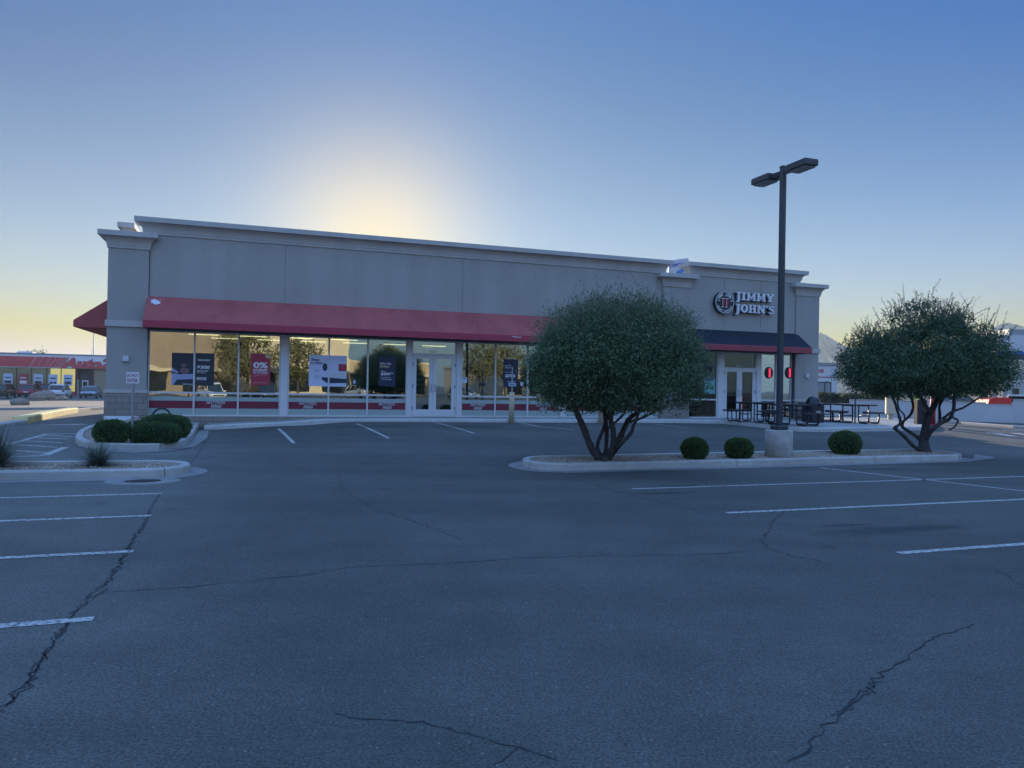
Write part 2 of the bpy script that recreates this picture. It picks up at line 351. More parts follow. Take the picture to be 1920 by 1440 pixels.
def stroke(mb, pts, wd, y0, y1, mi=0):                   # thick 2-D polyline as one prism
    L, Rr = [], []; P = [Vector(p) for p in pts]
    if not isinstance(wd, (list, tuple)): wd = [wd]*len(P)
    for i, p in enumerate(P):
        t = (P[min(i+1, len(P)-1)]-P[max(i-1, 0)]).normalized(); n = Vector((-t.y, t.x))*wd[i]/2
        L.append(p+n); Rr.append(p-n)
    for i in range(len(P)-1): mb.prism([L[i], L[i+1], Rr[i+1], Rr[i]], y0, y1, mi)
def slab(mb, s, x, z, h, y0, y1, mi=0):
    k = [0]
    def bar(a, b, c, d):
        k[0] += 1; e = .0007*(k[0] % 9); mb.box(x+a*h, x+b*h, y0-e, y1, z+c*h, z+d*h, mi)
    def st(pts, wd):
        k[0] += 1; e = .0007*(k[0] % 9)
        stroke(mb, [(x+p*h, z+q*h) for p, q in pts], [v*h for v in wd] if isinstance(wd, list) else wd*h, y0-e, y1, mi)
    for ch in s:
        if ch == 'I': bar(.12,.36,.1,.9); bar(0,.48,0,.14); bar(0,.48,.86,1); a = .58
        elif ch == 'J': bar(.04,.52,.86,1); bar(.18,.42,-.02,.88); st([(.30,.02),(.26,-.14),(.12,-.22),(.0,-.2)], [.24,.22,.15,.12]); a = .62
        elif ch == 'M':
            for b0 in (.1, .76): bar(b0,b0+.2,.1,.9)
            bar(0,.36,0,.14); bar(.7,1.04,0,.14); bar(.02,.3,.86,1); bar(.76,1.04,.86,1); st([(.2,.93),(.53,.2),(.86,.93)], .17); a = 1.14
        elif ch == 'Y': st([(.12,.93),(.42,.42)], .2); st([(.74,.93),(.44,.42)], .15); bar(.31,.54,.1,.5); bar(.2,.64,0,.14); bar(0,.34,.86,1); bar(.56,.88,.86,1); a = .92
        elif ch == 'H':
            for b0 in (.1,.62): bar(b0,b0+.22,.1,.9); bar(b0-.1,b0+.32,0,.14); bar(b0-.1,b0+.32,.86,1)
            bar(.3,.64,.43,.57); a = 1.04
        elif ch == 'N': bar(.1,.26,.1,.9); bar(.72,.88,.1,.96); bar(0,.38,0,.14); bar(0,.3,.86,1); bar(.62,1,.86,1); st([(.2,.95),(.8,.05)], .23); a = 1.08
        elif ch == 'O':
            pts = [(.42+.31*math.cos(t*math.pi/12), .5+.42*math.sin(t*math.pi/12)) for t in range(25)]
            st(pts, [.15+.1*abs(math.cos(t*math.pi/12)) for t in range(25)]); a = .94
        elif ch == "'": st([(.12,1),(.14,.84),(.02,.66)], [.2,.18,.05]); a = .34
        elif ch == 'S': st([(.56,.74),(.5,.9),(.3,.94),(.13,.84),(.14,.66),(.34,.53),(.54,.40),(.56,.2),(.4,.06),(.18,.06),(.07,.24)], [.2,.14,.12,.16,.2,.22,.2,.16,.12,.14,.2]); a = .7
        else: a = .5
        x += a*h
    return x

# ================================================================ GROUND
def axis(lo, hi, a, b, fine, mid):
    out = [a]; s = mid
    xs = []
    x = a
    while x > lo: s = min(s*1.35, 200); x -= s; xs.append(x)
    xs = xs[::-1]; x = a
    while x < b: xs.append(x); x += fine
    xs.append(b); s = mid; x = b
    while x < hi: s = min(s*1.35, 200); x += s; xs.append(x)
    return xs
gx = axis(-3000, 3000, -24, 30, .3, .6); gy = axis(-3000, 3000, 4, 42, .3, .6)
V = [(x, y, gz(x, y)) for y in gy for x in gx]; nx = len(gx)
me = D.meshes.new('ground'); me.from_pydata(V, [], [(j*nx+i, j*nx+i+1, (j+1)*nx+i+1, (j+1)*nx+i) for j in range(len(gy)-1) for i in range(nx-1)])
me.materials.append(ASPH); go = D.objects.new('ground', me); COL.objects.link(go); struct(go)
def ribbon(name, pts, wd, mat, dz=.004, step=.3, label=None):
    """painted or cracked strip following the ground"""
    P = [Vector((p[0], p[1])) for p in pts]; Q = []; W = []
    if not isinstance(wd, (list, tuple)): wd = [wd]*len(P)
    for i in range(len(P)-1):
        n = max(1, int((P[i+1]-P[i]).length/step))
        for k in range(n): Q.append(P[i].lerp(P[i+1], k/n)); W.append(wd[i]+(wd[i+1]-wd[i])*k/n)
    Q.append(P[-1]); W.append(wd[-1]); vs = []
    for i, q in enumerate(Q):
        t = (Q[min(i+1, len(Q)-1)]-Q[max(0, i-1)]).normalized(); n = Vector((-t.y, t.x))*W[i]/2
        for p in (q+n, q-n): vs.append((p.x, p.y, gz(p.x, p.y)+dz))
    mb = MB(); mb.add(vs, [(2*i, 2*i+1, 2*i+3, 2*i+2) for i in range(len(Q)-1)])
    return mb.build(name, mat) if name else mb
def line(a, b, wd=.10, ext=0):
    A, B = G(*a), G(*b); d = (B-A).normalized(); B = B+d*ext
    return struct(ribbon('parking_line', [A, B], wd, PAINT))
# left bays
d_ = Vector((UX, UY, 0))
for p in ((303, 925.6), (285, 967), (250, 1034), (175, 1161)):
    A = G(*p); B = A-d_*7.0; struct(ribbon('parking_line', [A, B], .10, PAINT))
for p in ((1362, 962), (1685, 1037.5)):
    A = G(*p); B = A+d_*9; struct(ribbon('parking_line', [A, B], .10, PAINT))
A = G(1185, 917); struct(ribbon('parking_line', [A, A+d_*12], .09, PAINT))
line((1537, 877), (1990, 929), .09)
for a, b in (((522, 804), (551, 831)), ((668, 794.5), (729, 822)), ((808, 791), (890, 813)), ((962, 790.5), (1010, 800)), ((1010, 792.5), (1240, 792.5)), ((1225, 795), (1290, 803)), ((975, 797), (1075, 806))): line(a, b, .09)
# hatched island and lane marks on the left
for a, b, wd in (((17, 833), (88, 814), .12), ((27, 857), (82, 854), .12), ((84, 854), (123, 838.5), .16), ((25, 834), (106, 839), .1), ((20, 844), (95, 850), .1),
                 ((48, 827), (117, 830.5), .1), ((66, 821), (128, 823.5), .1), ((84, 816), (136, 819), .1), ((90, 813.5), (148, 813.5), .1)): line(a, b, wd)
ar = G(160, 796); aw = MB()
pts = [(-1.6, -.08), (.1, -.08), (.1, -.3), (1.3, 0), (.1, .3), (.1, .08), (-1.6, .08)]
vs = []
for a, b in pts:
    x, y = ar.x+a*UX*-1-b*UY, ar.y+a*UY*-1+b*UX; vs.append((x, y, gz(x, y)+.006))
aw.add(vs, [tuple(range(7))]); struct(aw.build('road_arrow', PAINT))
# cracks
CRK = M('crack_fill', (.030, .032, .036), .9, noise=(30, .4))
crk = MB()
def crack(pix, wd, jit=.03, step=.045):
    wd *= .8
    P = [G(*p) for p in pix]; pts = []; ws = []
    for i in range(len(P)-1):
        n = max(1, int((P[i+1]-P[i]).length/step))
        for k in range(n):
            q = P[i].lerp(P[i+1], k/n); pts.append((q.x+random.gauss(0, jit), q.y+random.gauss(0, jit))); ws.append(wd*random.uniform(.25, 1.6))
    if len(pts) < 3: return
    m = ribbon(None, pts, ws, None, dz=.003, step=99); crk.add(m.v, m.f)
crack([(300, 925), (280, 960), (268, 985), (245, 1018), (225, 1060), (190, 1110), (140, 1150), (125, 1175), (75, 1240), (50, 1290), (0, 1335)], .012, .015)
for _ in range(2): crack([(283, 960), (268, 985), (245, 1018), (225, 1060), (186, 1106), (140, 1145), (125, 1175), (75, 1240), (45, 1290), (0, 1340)], .009, .022)
crack([(335, 897), (350, 880), (372, 850), (392, 815)], .012, .01)
crack([(183, 1112), (330, 1103), (480, 1088), (560, 1080), (650, 1064), (850, 1056), (1000, 1046), (1150, 1042), (1300, 1041), (1395, 1035), (1440, 1030)], .010, .012)
crack([(1475, 960), (1445, 980), (1440, 1000), (1430, 1012), (1440, 1030), (1480, 1042), (1560, 1058)], .014, .02)
crack([(1870, 1070), (1920, 1100)], .012, .02); crack([(1830, 1172), (1760, 1190), (1700, 1235), (1640, 1275), (1625, 1300), (1570, 1345), (1520, 1390), (1510, 1410), (1470, 1440)], .013, .014)
crack([(1640, 1275), (1622, 1300), (1560, 1352)], .012, .02)
crack([(625, 1338), (700, 1350), (790, 1355), (860, 1372), (930, 1392), (1000, 1410), (1060, 1436)], .010, .008); crack([(975, 1402), (940, 1425), (905, 1436)], .008, .008)
crack([(635, 885), (640, 915), (700, 955), (800, 985), (870, 1015)], .010, .03); crack([(635, 885), (720, 875), (870, 872)], .008, .02)
crack([(1060, 893), (1120, 910), (1155, 922)], .015, .03); crack([(1180, 928), (1260, 945), (1330, 965)], .012, .03)
struct(crk.build('asphalt_cracks', CRK))
# oil stains (soft dark patches worn into the bays)
def mat_stain():
    m = D.materials.new('oil_stain'); m.use_nodes = True; nt = m.node_tree; N = nt.nodes; b = N['Principled BSDF']
    b.inputs['Base Color'].default_value = (.028, .029, .032, 1); b.inputs['Roughness'].default_value = .7
    tc = N.new('ShaderNodeTexCoord'); n = N.new('ShaderNodeTexNoise'); n.inputs['Scale'].default_value = 3; n.inputs['Detail'].default_value = 6
    nt.links.new(tc.outputs['Object'], n.inputs['Vector'])
    ln = N.new('ShaderNodeVectorMath'); ln.operation = 'LENGTH'; nt.links.new(tc.outputs['Object'], ln.inputs[0])
    a = N.new('ShaderNodeMath'); a.operation = 'SUBTRACT'; nt.links.new(n.outputs['Fac'], a.inputs[0]); nt.links.new(ln.outputs['Value'], a.inputs[1])
    r = N.new('ShaderNodeMapRange'); nt.links.new(a.outputs[0], r.inputs[0]); r.inputs[1].default_value = -.35; r.inputs[2].default_value = .25; r.inputs[3].default_value = 0; r.inputs[4].default_value = .26
    nt.links.new(r.outputs[0], b.inputs['Alpha']); return m
STN = mat_stain()
for (px, py, sx, sy) in ((1640, 996, 1.1, .38), (1590, 985, .5, .12), (1275, 911, .5, .12), (1355, 912, .4, .12), (1660, 880, .9, .2), (700, 800, 1.6, .6), (880, 800, 1.6, .6), (1250, 925, .8, .2), (1740, 990, .8, .3)):
    p = G(px, py); mb = MB(); mb.add([(-1, -1, 0), (1, -1, 0), (1, 1, 0), (-1, 1, 0)], [(0, 1, 2, 3)])
    o = struct(mb.build('oil_stain', STN, loc=(p.x, p.y, p.z+.0045), rz=TH)); o.scale = (sx, sy, 1)
    e = .3; nx_ = -(gz(p.x+e, p.y)-gz(p.x-e, p.y))/(2*e); ny_ = -(gz(p.x, p.y+e)-gz(p.x, p.y-e))/(2*e)
    q = Vector((0, 0, 1)).rotation_difference(Vector((nx_, ny_, 1)).normalized()); o.rotation_euler = (q.to_matrix() @ Matrix.Rotation(TH, 3, 'Z')).to_euler()

# ---------------------------------------------------------------- kerbs and beds
def kerb(name, P, closed=False, wd=.15, h=.15, side=1, mat=CONC):
    """P: base line of the outer face; the kerb lies on its inner side"""
    n = len(P); loops = []
    for i, p in enumerate(P):
        a = P[(i-1) % n] if (closed or i > 0) else p; b = P[(i+1) % n] if (closed or i < n-1) else p
        t = Vector((b[0]-a[0], b[1]-a[1])).normalized(); nn = Vector((-t.y, t.x))*side
        z = gz(p[0], p[1]); hh = h
        prof = [(0, -.2), (.005, hh-.03), (.03, hh), (wd-.02, hh), (wd, hh-.01), (wd, -.2)]
        loops.append([(p[0]+nn.x*o, p[1]+nn.y*o, z+dz) for o, dz in prof])
    mb = MB()
    acc = 0; JL = []
    for i in range(1, n):
        acc += math.hypot(P[i][0]-P[i-1][0], P[i][1]-P[i-1][1])
        if acc > 2.6:
            acc = 0; a_, b_ = Vector(P[i-1]), Vector(P[i]); t = (b_-a_).normalized()*.006; nn = Vector((-t.y, t.x)).normalized()*side; z = gz(*P[i])
            jl = [[(b_.x+k*t.x+nn.x*o, b_.y+k*t.y+nn.y*o, z+dz) for o, dz in [(-.002, -.1), (-.001, h-.03), (.028, h+.002), (wd-.02, h+.002), (wd-.02, h-.02)]] for k in (-1, 1)]
            JL.append(jl)
    if closed: loops.append(loops[0])
    mb.loops(loops, cap=not closed)
    for jl in JL: mb.loops(jl, cap=False, closed=False, mi=1)
    return struct(mb.build(name, [mat, M('kerb_joint', (.10, .10, .10), .9)]))
def inset(P, d, side=1):
    n = len(P); out = []
    for i, p in enumerate(P):
        a, b = P[(i-1) % n], P[(i+1) % n]; t = Vector((b[0]-a[0], b[1]-a[1])).normalized(); nn = Vector((-t.y, t.x))*side
        out.append((p[0]+nn.x*d, p[1]+nn.y*d))
    return out
def bed(name, P, dz, mat):
    cx = sum(p[0] for p in P)/len(P); cy = sum(p[1] for p in P)/len(P); mb = MB(); loops = []
    for f in (1, .75, .5, .25): loops.append([(cx+(p[0]-cx)*f, cy+(p[1]-cy)*f, gz(cx+(p[0]-cx)*f, cy+(p[1]-cy)*f)+dz+random.uniform(0, .02)) for p in P])
    mb.loops(loops, cap=False); mb.add(loops[-1]+[(cx, cy, gz(cx, cy)+dz)], [(i, (i+1) % len(P), len(P)) for i in range(len(P))])
    return struct(mb.build(name, mat))
def inside(P, x, y):
    c = False; j = len(P)-1
    for i in range(len(P)):
        if (P[i][1] > y) != (P[j][1] > y) and x < (P[j][0]-P[i][0])*(y-P[i][1])/(P[j][1]-P[i][1])+P[i][0]: c = not c
        j = i
    return c
STONE2 = mat_leaf('gravel_chips', (.16, .125, .10), (.50, .42, .34), .9, 0)
def gravel(P, n, dz, label, avoid=()):
    xs = [p[0] for p in P]; ys = [p[1] for p in P]; out = []
    O = np.array([(1,0,0),(0,1,0),(-1,0,0),(0,-1,0),(0,0,1)], float); T = [(0,1,4),(1,2,4),(2,3,4),(3,0,4)]
    while len(out) < n*4:
        x, y = random.uniform(min(xs), max(xs)), random.uniform(min(ys), max(ys))
        if not inside(P, x, y): continue
        s = random.uniform(.008, .026); a = random.random()*6.3; ca, sa = math.cos(a)*s, math.sin(a)*s
        q = [(x+v[0]*ca*1.3-v[1]*sa, y+v[0]*sa*1.3+v[1]*ca, gz(x, y)+dz+v[2]*s*.9) for v in O]
        for t in T: out.append([q[i] for i in t])
    o = quads('gravel', np.array(out), STONE2); tag(o, label, 'gravel', kind='stuff'); return o
def stadium(A, B, wd, n=12, rounded=(True, True)):
    """A->B is the front base line; island extends to the back (left-hand normal)"""
    t = (B-A).normalized(); nn = Vector((-t.y, t.x, 0)); P = []; r = wd/2
    cB = B+nn*r; cA = A+nn*r
    for i in range(9): P.append(A.lerp(B, i/8))
    for i in range(1, n): a = -math.pi/2+math.pi*i/n; P.append(cB+t*r*math.cos(a)+nn*r*math.sin(a))
    for i in range(9): P.append((B+nn*wd).lerp(A+nn*wd, i/8))
    for i in range(1, n): a = math.pi/2+math.pi*i/n; P.append(cA+t*r*math.cos(a)+nn*r*math.sin(a))
    return [(p.x, p.y) for p in P]
def mkisland(A, B, wd, ng, lab, gut=.28):
    P = stadium(A, B, wd); g = inset(P, -gut); mb = MB()
    mb.loops([[(p[0], p[1], gz(*p)+.006) for p in g], [(p[0], p[1], gz(*p)+.008) for p in P]], cap=False); struct(mb.build('gutter', GUT))
    kerb('kerb', P, closed=True); Q = inset(P, .15); bed('gravel_bed', Q, .11, STONE); gravel(inset(P, .2), ng, .12, lab); return P
IA, IB = G(1075, 883.5), G(1790, 864)
ISL_R = mkisland(IA, IB, 1.45, 9000, 'tan gravel filling the long kerbed island under the lamp post')
IC = G(262, 896.5); ISL_L = mkisland(IC-d_*9, IC, 1.45, 6000, 'tan gravel in the kerbed island with spiky plants at the left edge')
for P_, us in ((ISL_R, 0), (ISL_L, 0)): pass
# rounded concrete tongues at the island tips
def blob(name, pix, mat, dz=.009):
    P = [G(*p) for p in pix]; mb = MB(); mb.add([(p.x, p.y, gz(p.x, p.y)+dz) for p in P], [tuple(range(len(P)))]); return struct(mb.build(name, mat))
blob('gutter', [(288, 876), (312, 876), (330, 879), (318, 886), (288, 894), (270, 896), (285, 886)], GUT)
blob('gutter', [(985, 877), (1000, 871), (1030, 868), (1040, 880), (1060, 887), (1010, 883)], GUT)
blob('gutter', [(1828, 852), (1868, 858.5), (1850, 862), (1800, 867), (1825, 860)], GUT)
blob('gutter', [(392, 808), (388, 822), (365, 838), (320, 846), (250, 850), (180, 846), (150, 838), (150, 834), (200, 840), (300, 841), (350, 834), (366, 818), (372, 808)], GUT)
# storm drain
dc = G(268, 903)
dr = empty('storm_drain', (dc.x, dc.y, dc.z), TH, 'round iron storm drain grate in a concrete ring at the left island tip', 'drain')
mb = MB(); mb.loops([[(r*math.cos(k*math.pi/16), r*.78*math.sin(k*math.pi/16), z) for k in range(32)] for r, z in ((.56, .001), (.55, .016), (.27, .012))], cap=False); mb.build('concrete_ring', GUT, dr)
mb = MB(); mb.loops([[(.27*math.cos(k*math.pi/16), .21*math.sin(k*math.pi/16), z) for k in range(32)] for z in (.002, .010)])
mb.build('drain_pit', M('drain_black', (.004, .004, .005), .9), dr)
mb = MB()
for k in range(-5, 6):
    x = k*.047; h = .205*math.sqrt(max(0, 1-(x/.27)**2)); mb.add([(x-.028-h*.25, -h, .016), (x-.008-h*.25, -h, .016), (x-.008+h*.25, h, .016), (x-.028+h*.25, h, .016)], [(0, 1, 2, 3)])
mb.build('grate_bars', M('rust_iron', (.10, .085, .075), .7), dr)

# sign island by the building corner
SI = [G(*p) for p in ((140, 829), (147, 836), (165, 840), (200, 843), (250, 845), (300, 844), (335, 840), (352, 832), (362, 822), (368, 811))]
SI = [(p.x, p.y) for p in SI]; wl_ = [fromB(1.6, .15), fromB(-.2, .15), fromB(-1.0, .5)]+[tuple(G(*p))[:2] for p in ((192, 801), (163, 809), (146, 818))]
SIc = SI+wl_
kerb('kerb', SIc, closed=True); Q = inset(SIc, .15); bed('gravel_bed', Q, .10, STONE); gravel(inset(SIc, .2), 3500, .11, 'tan gravel around the trimmed shrubs at the building corner')

# pavement in front of the shops
def zw(u): return interp(u, [(1.0, .20), (3.6, .33), (6.0, FZ-.02), (60, FZ-.02)])
outer = []
for px in (383, 440, 520, 600, 700, 808, 900, 1000, 1100, 1230, 1290): outer.append(fromB(U(px, 790, 1.6), 1.6))
for px, py in ((1350, 794.5), (1400, 799), (1450, 805), (1500, 809.5), (1560, 810), (1620, 809), (1680, 808), (1735, 806.5), (1742, 803), (1728, 797)):
    p = G(px, py); outer.append((p.x, p.y))
mb = MB(); A_, B_, C_, D_ = [], [], [], []
for x, y in outer:
    u, w_ = toB(x, y); z = max(zw(u), 0); z = min(z, gz(x, y)+.14) if w_ > 3 else z
    A_.append((x, y, gz(x, y)-.1)); B_.append((x, y, z-.02)); k = min(.03, w_); C_.append((*fromB(u, w_-.03), z)); D_.append((*fromB(u, -.05 if u < U(1534) else -1.5), max(z, zw(u)) if w_ < 3 else zw(u)-.01))
mb.loops([A_, B_, C_, D_], cap=False, closed=False); struct(mb.build('pavement', WALK), )
# painted kerb edge band
mb = MB(); L_ = []
for x, y in outer:
    u, w_ = toB(x, y); z = zw(u) if w_ <= 3 else min(zw(u), gz(x, y)+.14); g0 = gz(x, y)-.1
    L_.append([(*fromB(u, w_+o_), zz) for o_, zz in ((.012, g0), (.012, z-.02), (-.005, z+.005), (-.15, z+.006), (-.16, z-.05))])
mb.loops([[l[k] for l in L_] for k in range(5)], cap=False, closed=False); struct(mb.build('kerb', M('pale_kerb_concrete', (.55, .55, .54), .9, noise=[(1, .1), (12, .1)])))
# accessible ramp patch
p1, p2 = U(985, 785), U(1090, 785)
# pale slab at the corner of the building
mb = MB(); a = [fromB(-1.2, .3), fromB(-.2, .3), fromB(-.5, 1.1), fromB(-.9, 1.3)]
mb.loops([[(x, y, .30) for x, y in a], [(x, y, FZ+.0 if i < 2 else .38) for i, (x, y) in enumerate(a)]]); struct(mb.build('pavement', M('new_concrete', (.6, .6, .6), .9)))
# lane kerbs on the far left
P = [G(*p) for p in ((-60, 820), (0, 803), (52, 795))]; kerb('kerb', [(p.x, p.y) for p in P], wd=.4, h=.12)
P = [G(*p) for p in ((52, 795), (100, 783), (147, 774))]; kerb('kerb', [(p.x, p.y) for p in P], wd=.4, h=.22, mat=M('sunlit_yellow_kerb', (.80, .66, .30), .8, noise=[(3, .15), (20, .1)]))  # low sunlight on this stretch is put into the kerb's yellow
P = [G(*p) for p in ((147, 773), (170, 770), (200, 767.5), (260, 766))]; kerb('kerb', [(p.x, p.y) for p in P], h=.15)
P = [G(*p) for p in ((-80, 769), (0, 769), (80, 768), (140, 767), (240, 765))]; kerb('kerb', [(p.x, p.y) for p in P], h=.12)
# dirt verge beyond the road
mb = MB(); P = [G(*p, .0) for p in ((-200, 768), (0, 767), (140, 766), (260, 764))]; P2 = [G(*p, .0) for p in ((260, 750), (140, 750.5), (0, 751), (-200, 752))]
Q = P+P2; lo = [(p.x, p.y, gz(p.x, p.y)+.0) for p in Q]; n_ = len(P); vs = []; fs = []
for j in range(9):
    for i in range(n_):
        a, b = P[i], P2[n_-1-i]; q = a.lerp(b, j/8); vs.append((q.x, q.y, gz(q.x, q.y)+.05))
for j in range(8):
    for i in range(n_-1): fs.append((j*n_+i, j*n_+i+1, (j+1)*n_+i+1, (j+1)*n_+i))
mb.add(vs, fs); struct(mb.build('dirt_verge', M('desert_dirt', (.13, .115, .105), .95, noise=[(.5, .15), (4, .15)])))

# ================================================================ RETAIL BUILDING
FH = ZB(277, 618)                                     # window head above floor
uL, uR = U(201, 600), U(1534, 600)
u0 = 0.0; DEPTH = 15.0
B = empty('retail_building', (P0.x, P0.y, FZ), TH, 'long grey stucco shop building with pale cornices, red awning and tall shopfront windows', 'building')
ZM, ZP = 6.9-FZ, 6.38-FZ                                # main parapet and pilaster cap tops
SILL = .0
uMP0, uMP1 = U(1242, 540), U(1292, 540)
uRP0 = U(1491, 600)
def cornice(name, x0, x1, y0, y1, zt, s=.68):
    prof = [(.02, -.52), (.05, -.52), (.05, -.44), (.07, -.44)]
    for k in range(7): a = k/6*math.pi/2; prof.append((.07+.27*(1-math.cos(a)), -.44+.27*math.sin(a)))
    prof += [(.36, -.17), (.40, -.16), (.40, -.005), (.395, 0), (0.0, .012)]
    mb = MB(); mb.loops([[(x0-o*s, y0-o*s, zt+z), (x1+o*s, y0-o*s, zt+z), (x1+o*s, y1+o*s, zt+z), (x0-o*s, y1+o*s, zt+z)] for o, z in prof]); return mb.build(name, TRIM, B)
# openings: (left px, right px) bays
bays = [(277, 526, (364, 447)), (540, 764, (617, 690)), (866, 1052, (930, 991)), (1064, 1236, (1121, 1178)), (1285, 1347, ())]
door1 = (772, 857); door2 = (1358, 1420); win6 = (1428, 1486)
um = [U(x, 700) for x in (277, 526, 540, 764, 866, 1052, 1064, 1236)]
# upper wall and parapet (front), with joints
mb = MB(); a0, a1 = U(271, 430), U(1238, 540)
mb.box(um[0], U(1246, 500), 0, .3, FH+.12, ZM-.3)
for px in (535, 868): x = U(px, 500); mb.box(x-.006, x+.006, -.002, .1, FH+1.0, ZM-.5, 1)
mb.build('upper_wall', [STUCCO, JOINT], B)
mb = MB(); mb.box(U(1246, 500)+.01, uRP0, 0.001, .3, FH+.12, ZP-.4); mb.box(U(1296, 500), U(1499, 520), 0.001, .3, ZP-.4, ZM-.3)
for px in (1358, 1427): x = U(px, 540); mb.box(x-.006, x+.006, -.002, .1, FH+1.0, ZM-.5, 1)
x = U(1288, 540)
mb.build('upper_wall', [STUCCO, JOINT], B)
cornice('cornice', a0, U(1246, 500), 0.0, .3, ZM+.0); cornice('cornice', U(1296, 500), U(1499, 520), 0, .3, ZM+.02)
# pilasters
for (p, q, nm) in ((uL, um[0]-.02, 0), (uMP0, uMP1, 1), (uRP0, uR, 2)):
    z0 = -.5
    mb = MB(); mb.box(p, q, -.06, .8, .42*1.0+.02, ZP-.3, 0); mb.box(p, p+.008, -.062, .79, 2, ZP-.5, 1) if nm == 1 else None
    mb.build('pilaster', [STUCCO, JOINT], B)
    mb = MB(); mb.box(p-.03, q+.03, -.10, .83, z0, .73); mb.build('block_base', BLOCK, B)
    mb = MB(); mb.box(p-.05, q+.05, -.12, .84, .73, .83); mb.build('ledge', TRIM, B)
    if nm != 1:
        zb = ZB(240, 613) if nm == 0 else ZB(1515, 662)
        mb = MB(); mb.box(p-.05, q+(.02 if nm == 0 else .05), -.12, .84, zb, zb+.20); mb.build('band', TRIM, B)
    cornice('cornice', p, q, -.06, .8, ZP)
# side and rear walls
mb = MB(); mb.box(uL+.02, uL+.3, .8, DEPTH, -.5, ZP-.35); mb.build('side_wall', STUCCO, B)
mb = MB(); mb.box(uR-.3, uR-.02, 4.2, DEPTH, -.5, ZP-.35); mb.box(uR-.3, uR-.02, .8, 4.2, 2.9, ZP-.35); mb.box(uR-.3, uR-.02, .8, 4.2, -.5, .7); mb.build('side_wall', STUCCO, B)
mb = MB(); mb.box(uR-.2, uR-.14, .8, 4.2, .7, .76); mb.box(uR-.2, uR-.14, .8, 4.2, 2.84, 2.9)
for y in (.8, 2.45, 4.14): mb.box(uR-.2, uR-.14, y, y+.06, .76, 2.84)
mb.box(uR-.2, uR-.14, .86, 4.14, 1.7, 1.75)
f_ = mb.build('side_window', BLACK, B)
mb = MB(); mb.box(uR-.18, uR-.17, .86, 4.14, .76, 2.84); mb.build('pane', GLASS2, f_)
mb = MB(); mb.box(uL+.02, uR-.02, DEPTH, DEPTH+.3, -.5, ZP-.35); mb.build('rear_wall', STUCCO, B)
mb = MB(); mb.box(uL+.3, uR-.3, .3, DEPTH, 5.2, 5.3); mb.build('roof', ROOFM, B)
mb = MB(); mb.box(uL+.28, uL+.38, 1.3, 8, ZP-.9, ZM-.3); mb.build('side_parapet', STUCCO, B); cornice('cornice', uL+.26, uL+.38, 1.3, 8, ZM+.02, .5)
mb = MB(); mb.box(uR-.6, uR-.3, 1.3, 8, ZP-.9, ZM-.3); mb.build('side_parapet', STUCCO, B); cornice('cornice', uR-.6, uR-.3, 1.3, 8, ZM+.02, .7)
# interior
mb = MB(); mb.box(uL+.3, uR-.3, .3, DEPTH, -.06, -.01); mb.build('interior_floor', INF, B)
mb = MB(); mb.box(uL+.3, uR-.3, .31, DEPTH-.01, 3.25, 3.3); mb.build('ceiling', INC, B)
mb = MB(); mb.box(uL+.35, uR-.35, DEPTH-.15, DEPTH-.02, -.01, 3.25); mb.build('interior_wall', INW, B)
mb = MB(); mb.box(U(1262), U(1262)+.15, .31, DEPTH-.16, -.01, 3.25); mb.build('partition_wall', M('dark_partition', (.04, .04, .04), .8), B)
DARKIN = MATS['dark_partition']
mb = MB(); mb.box(U(1262)+.2, uR-.31, 8, 8.1, -.01, 3.25); mb.build('partition_wall', DARKIN, B)
# base block wall below the sills, sloping pavement covers it
mb = MB(); mb.box(um[0], um[7]+.3, .0, .28, -.5, -.02); mb.build('block_base', BLOCK, B)
mb = MB(); mb.box(U(1236), U(1285), -.02, .28, -.5, .45); mb.build('block_base', BLOCK, B)
mb = MB(); mb.box(U(1285), uRP0, .0, .28, -.5, -.02); mb.build('plinth', WALK, B)
mb = MB(); mb.box(U(1236), U(1285), 0, .28, .45, FH+.12); mb.build('infill_wall', STUCCO, B)
mb = MB(); mb.box(um[0], U(1490), .03, .3, FH, FH+.12); mb.build('window_header', M('brown_header', (.16, .14, .12), .7), B)
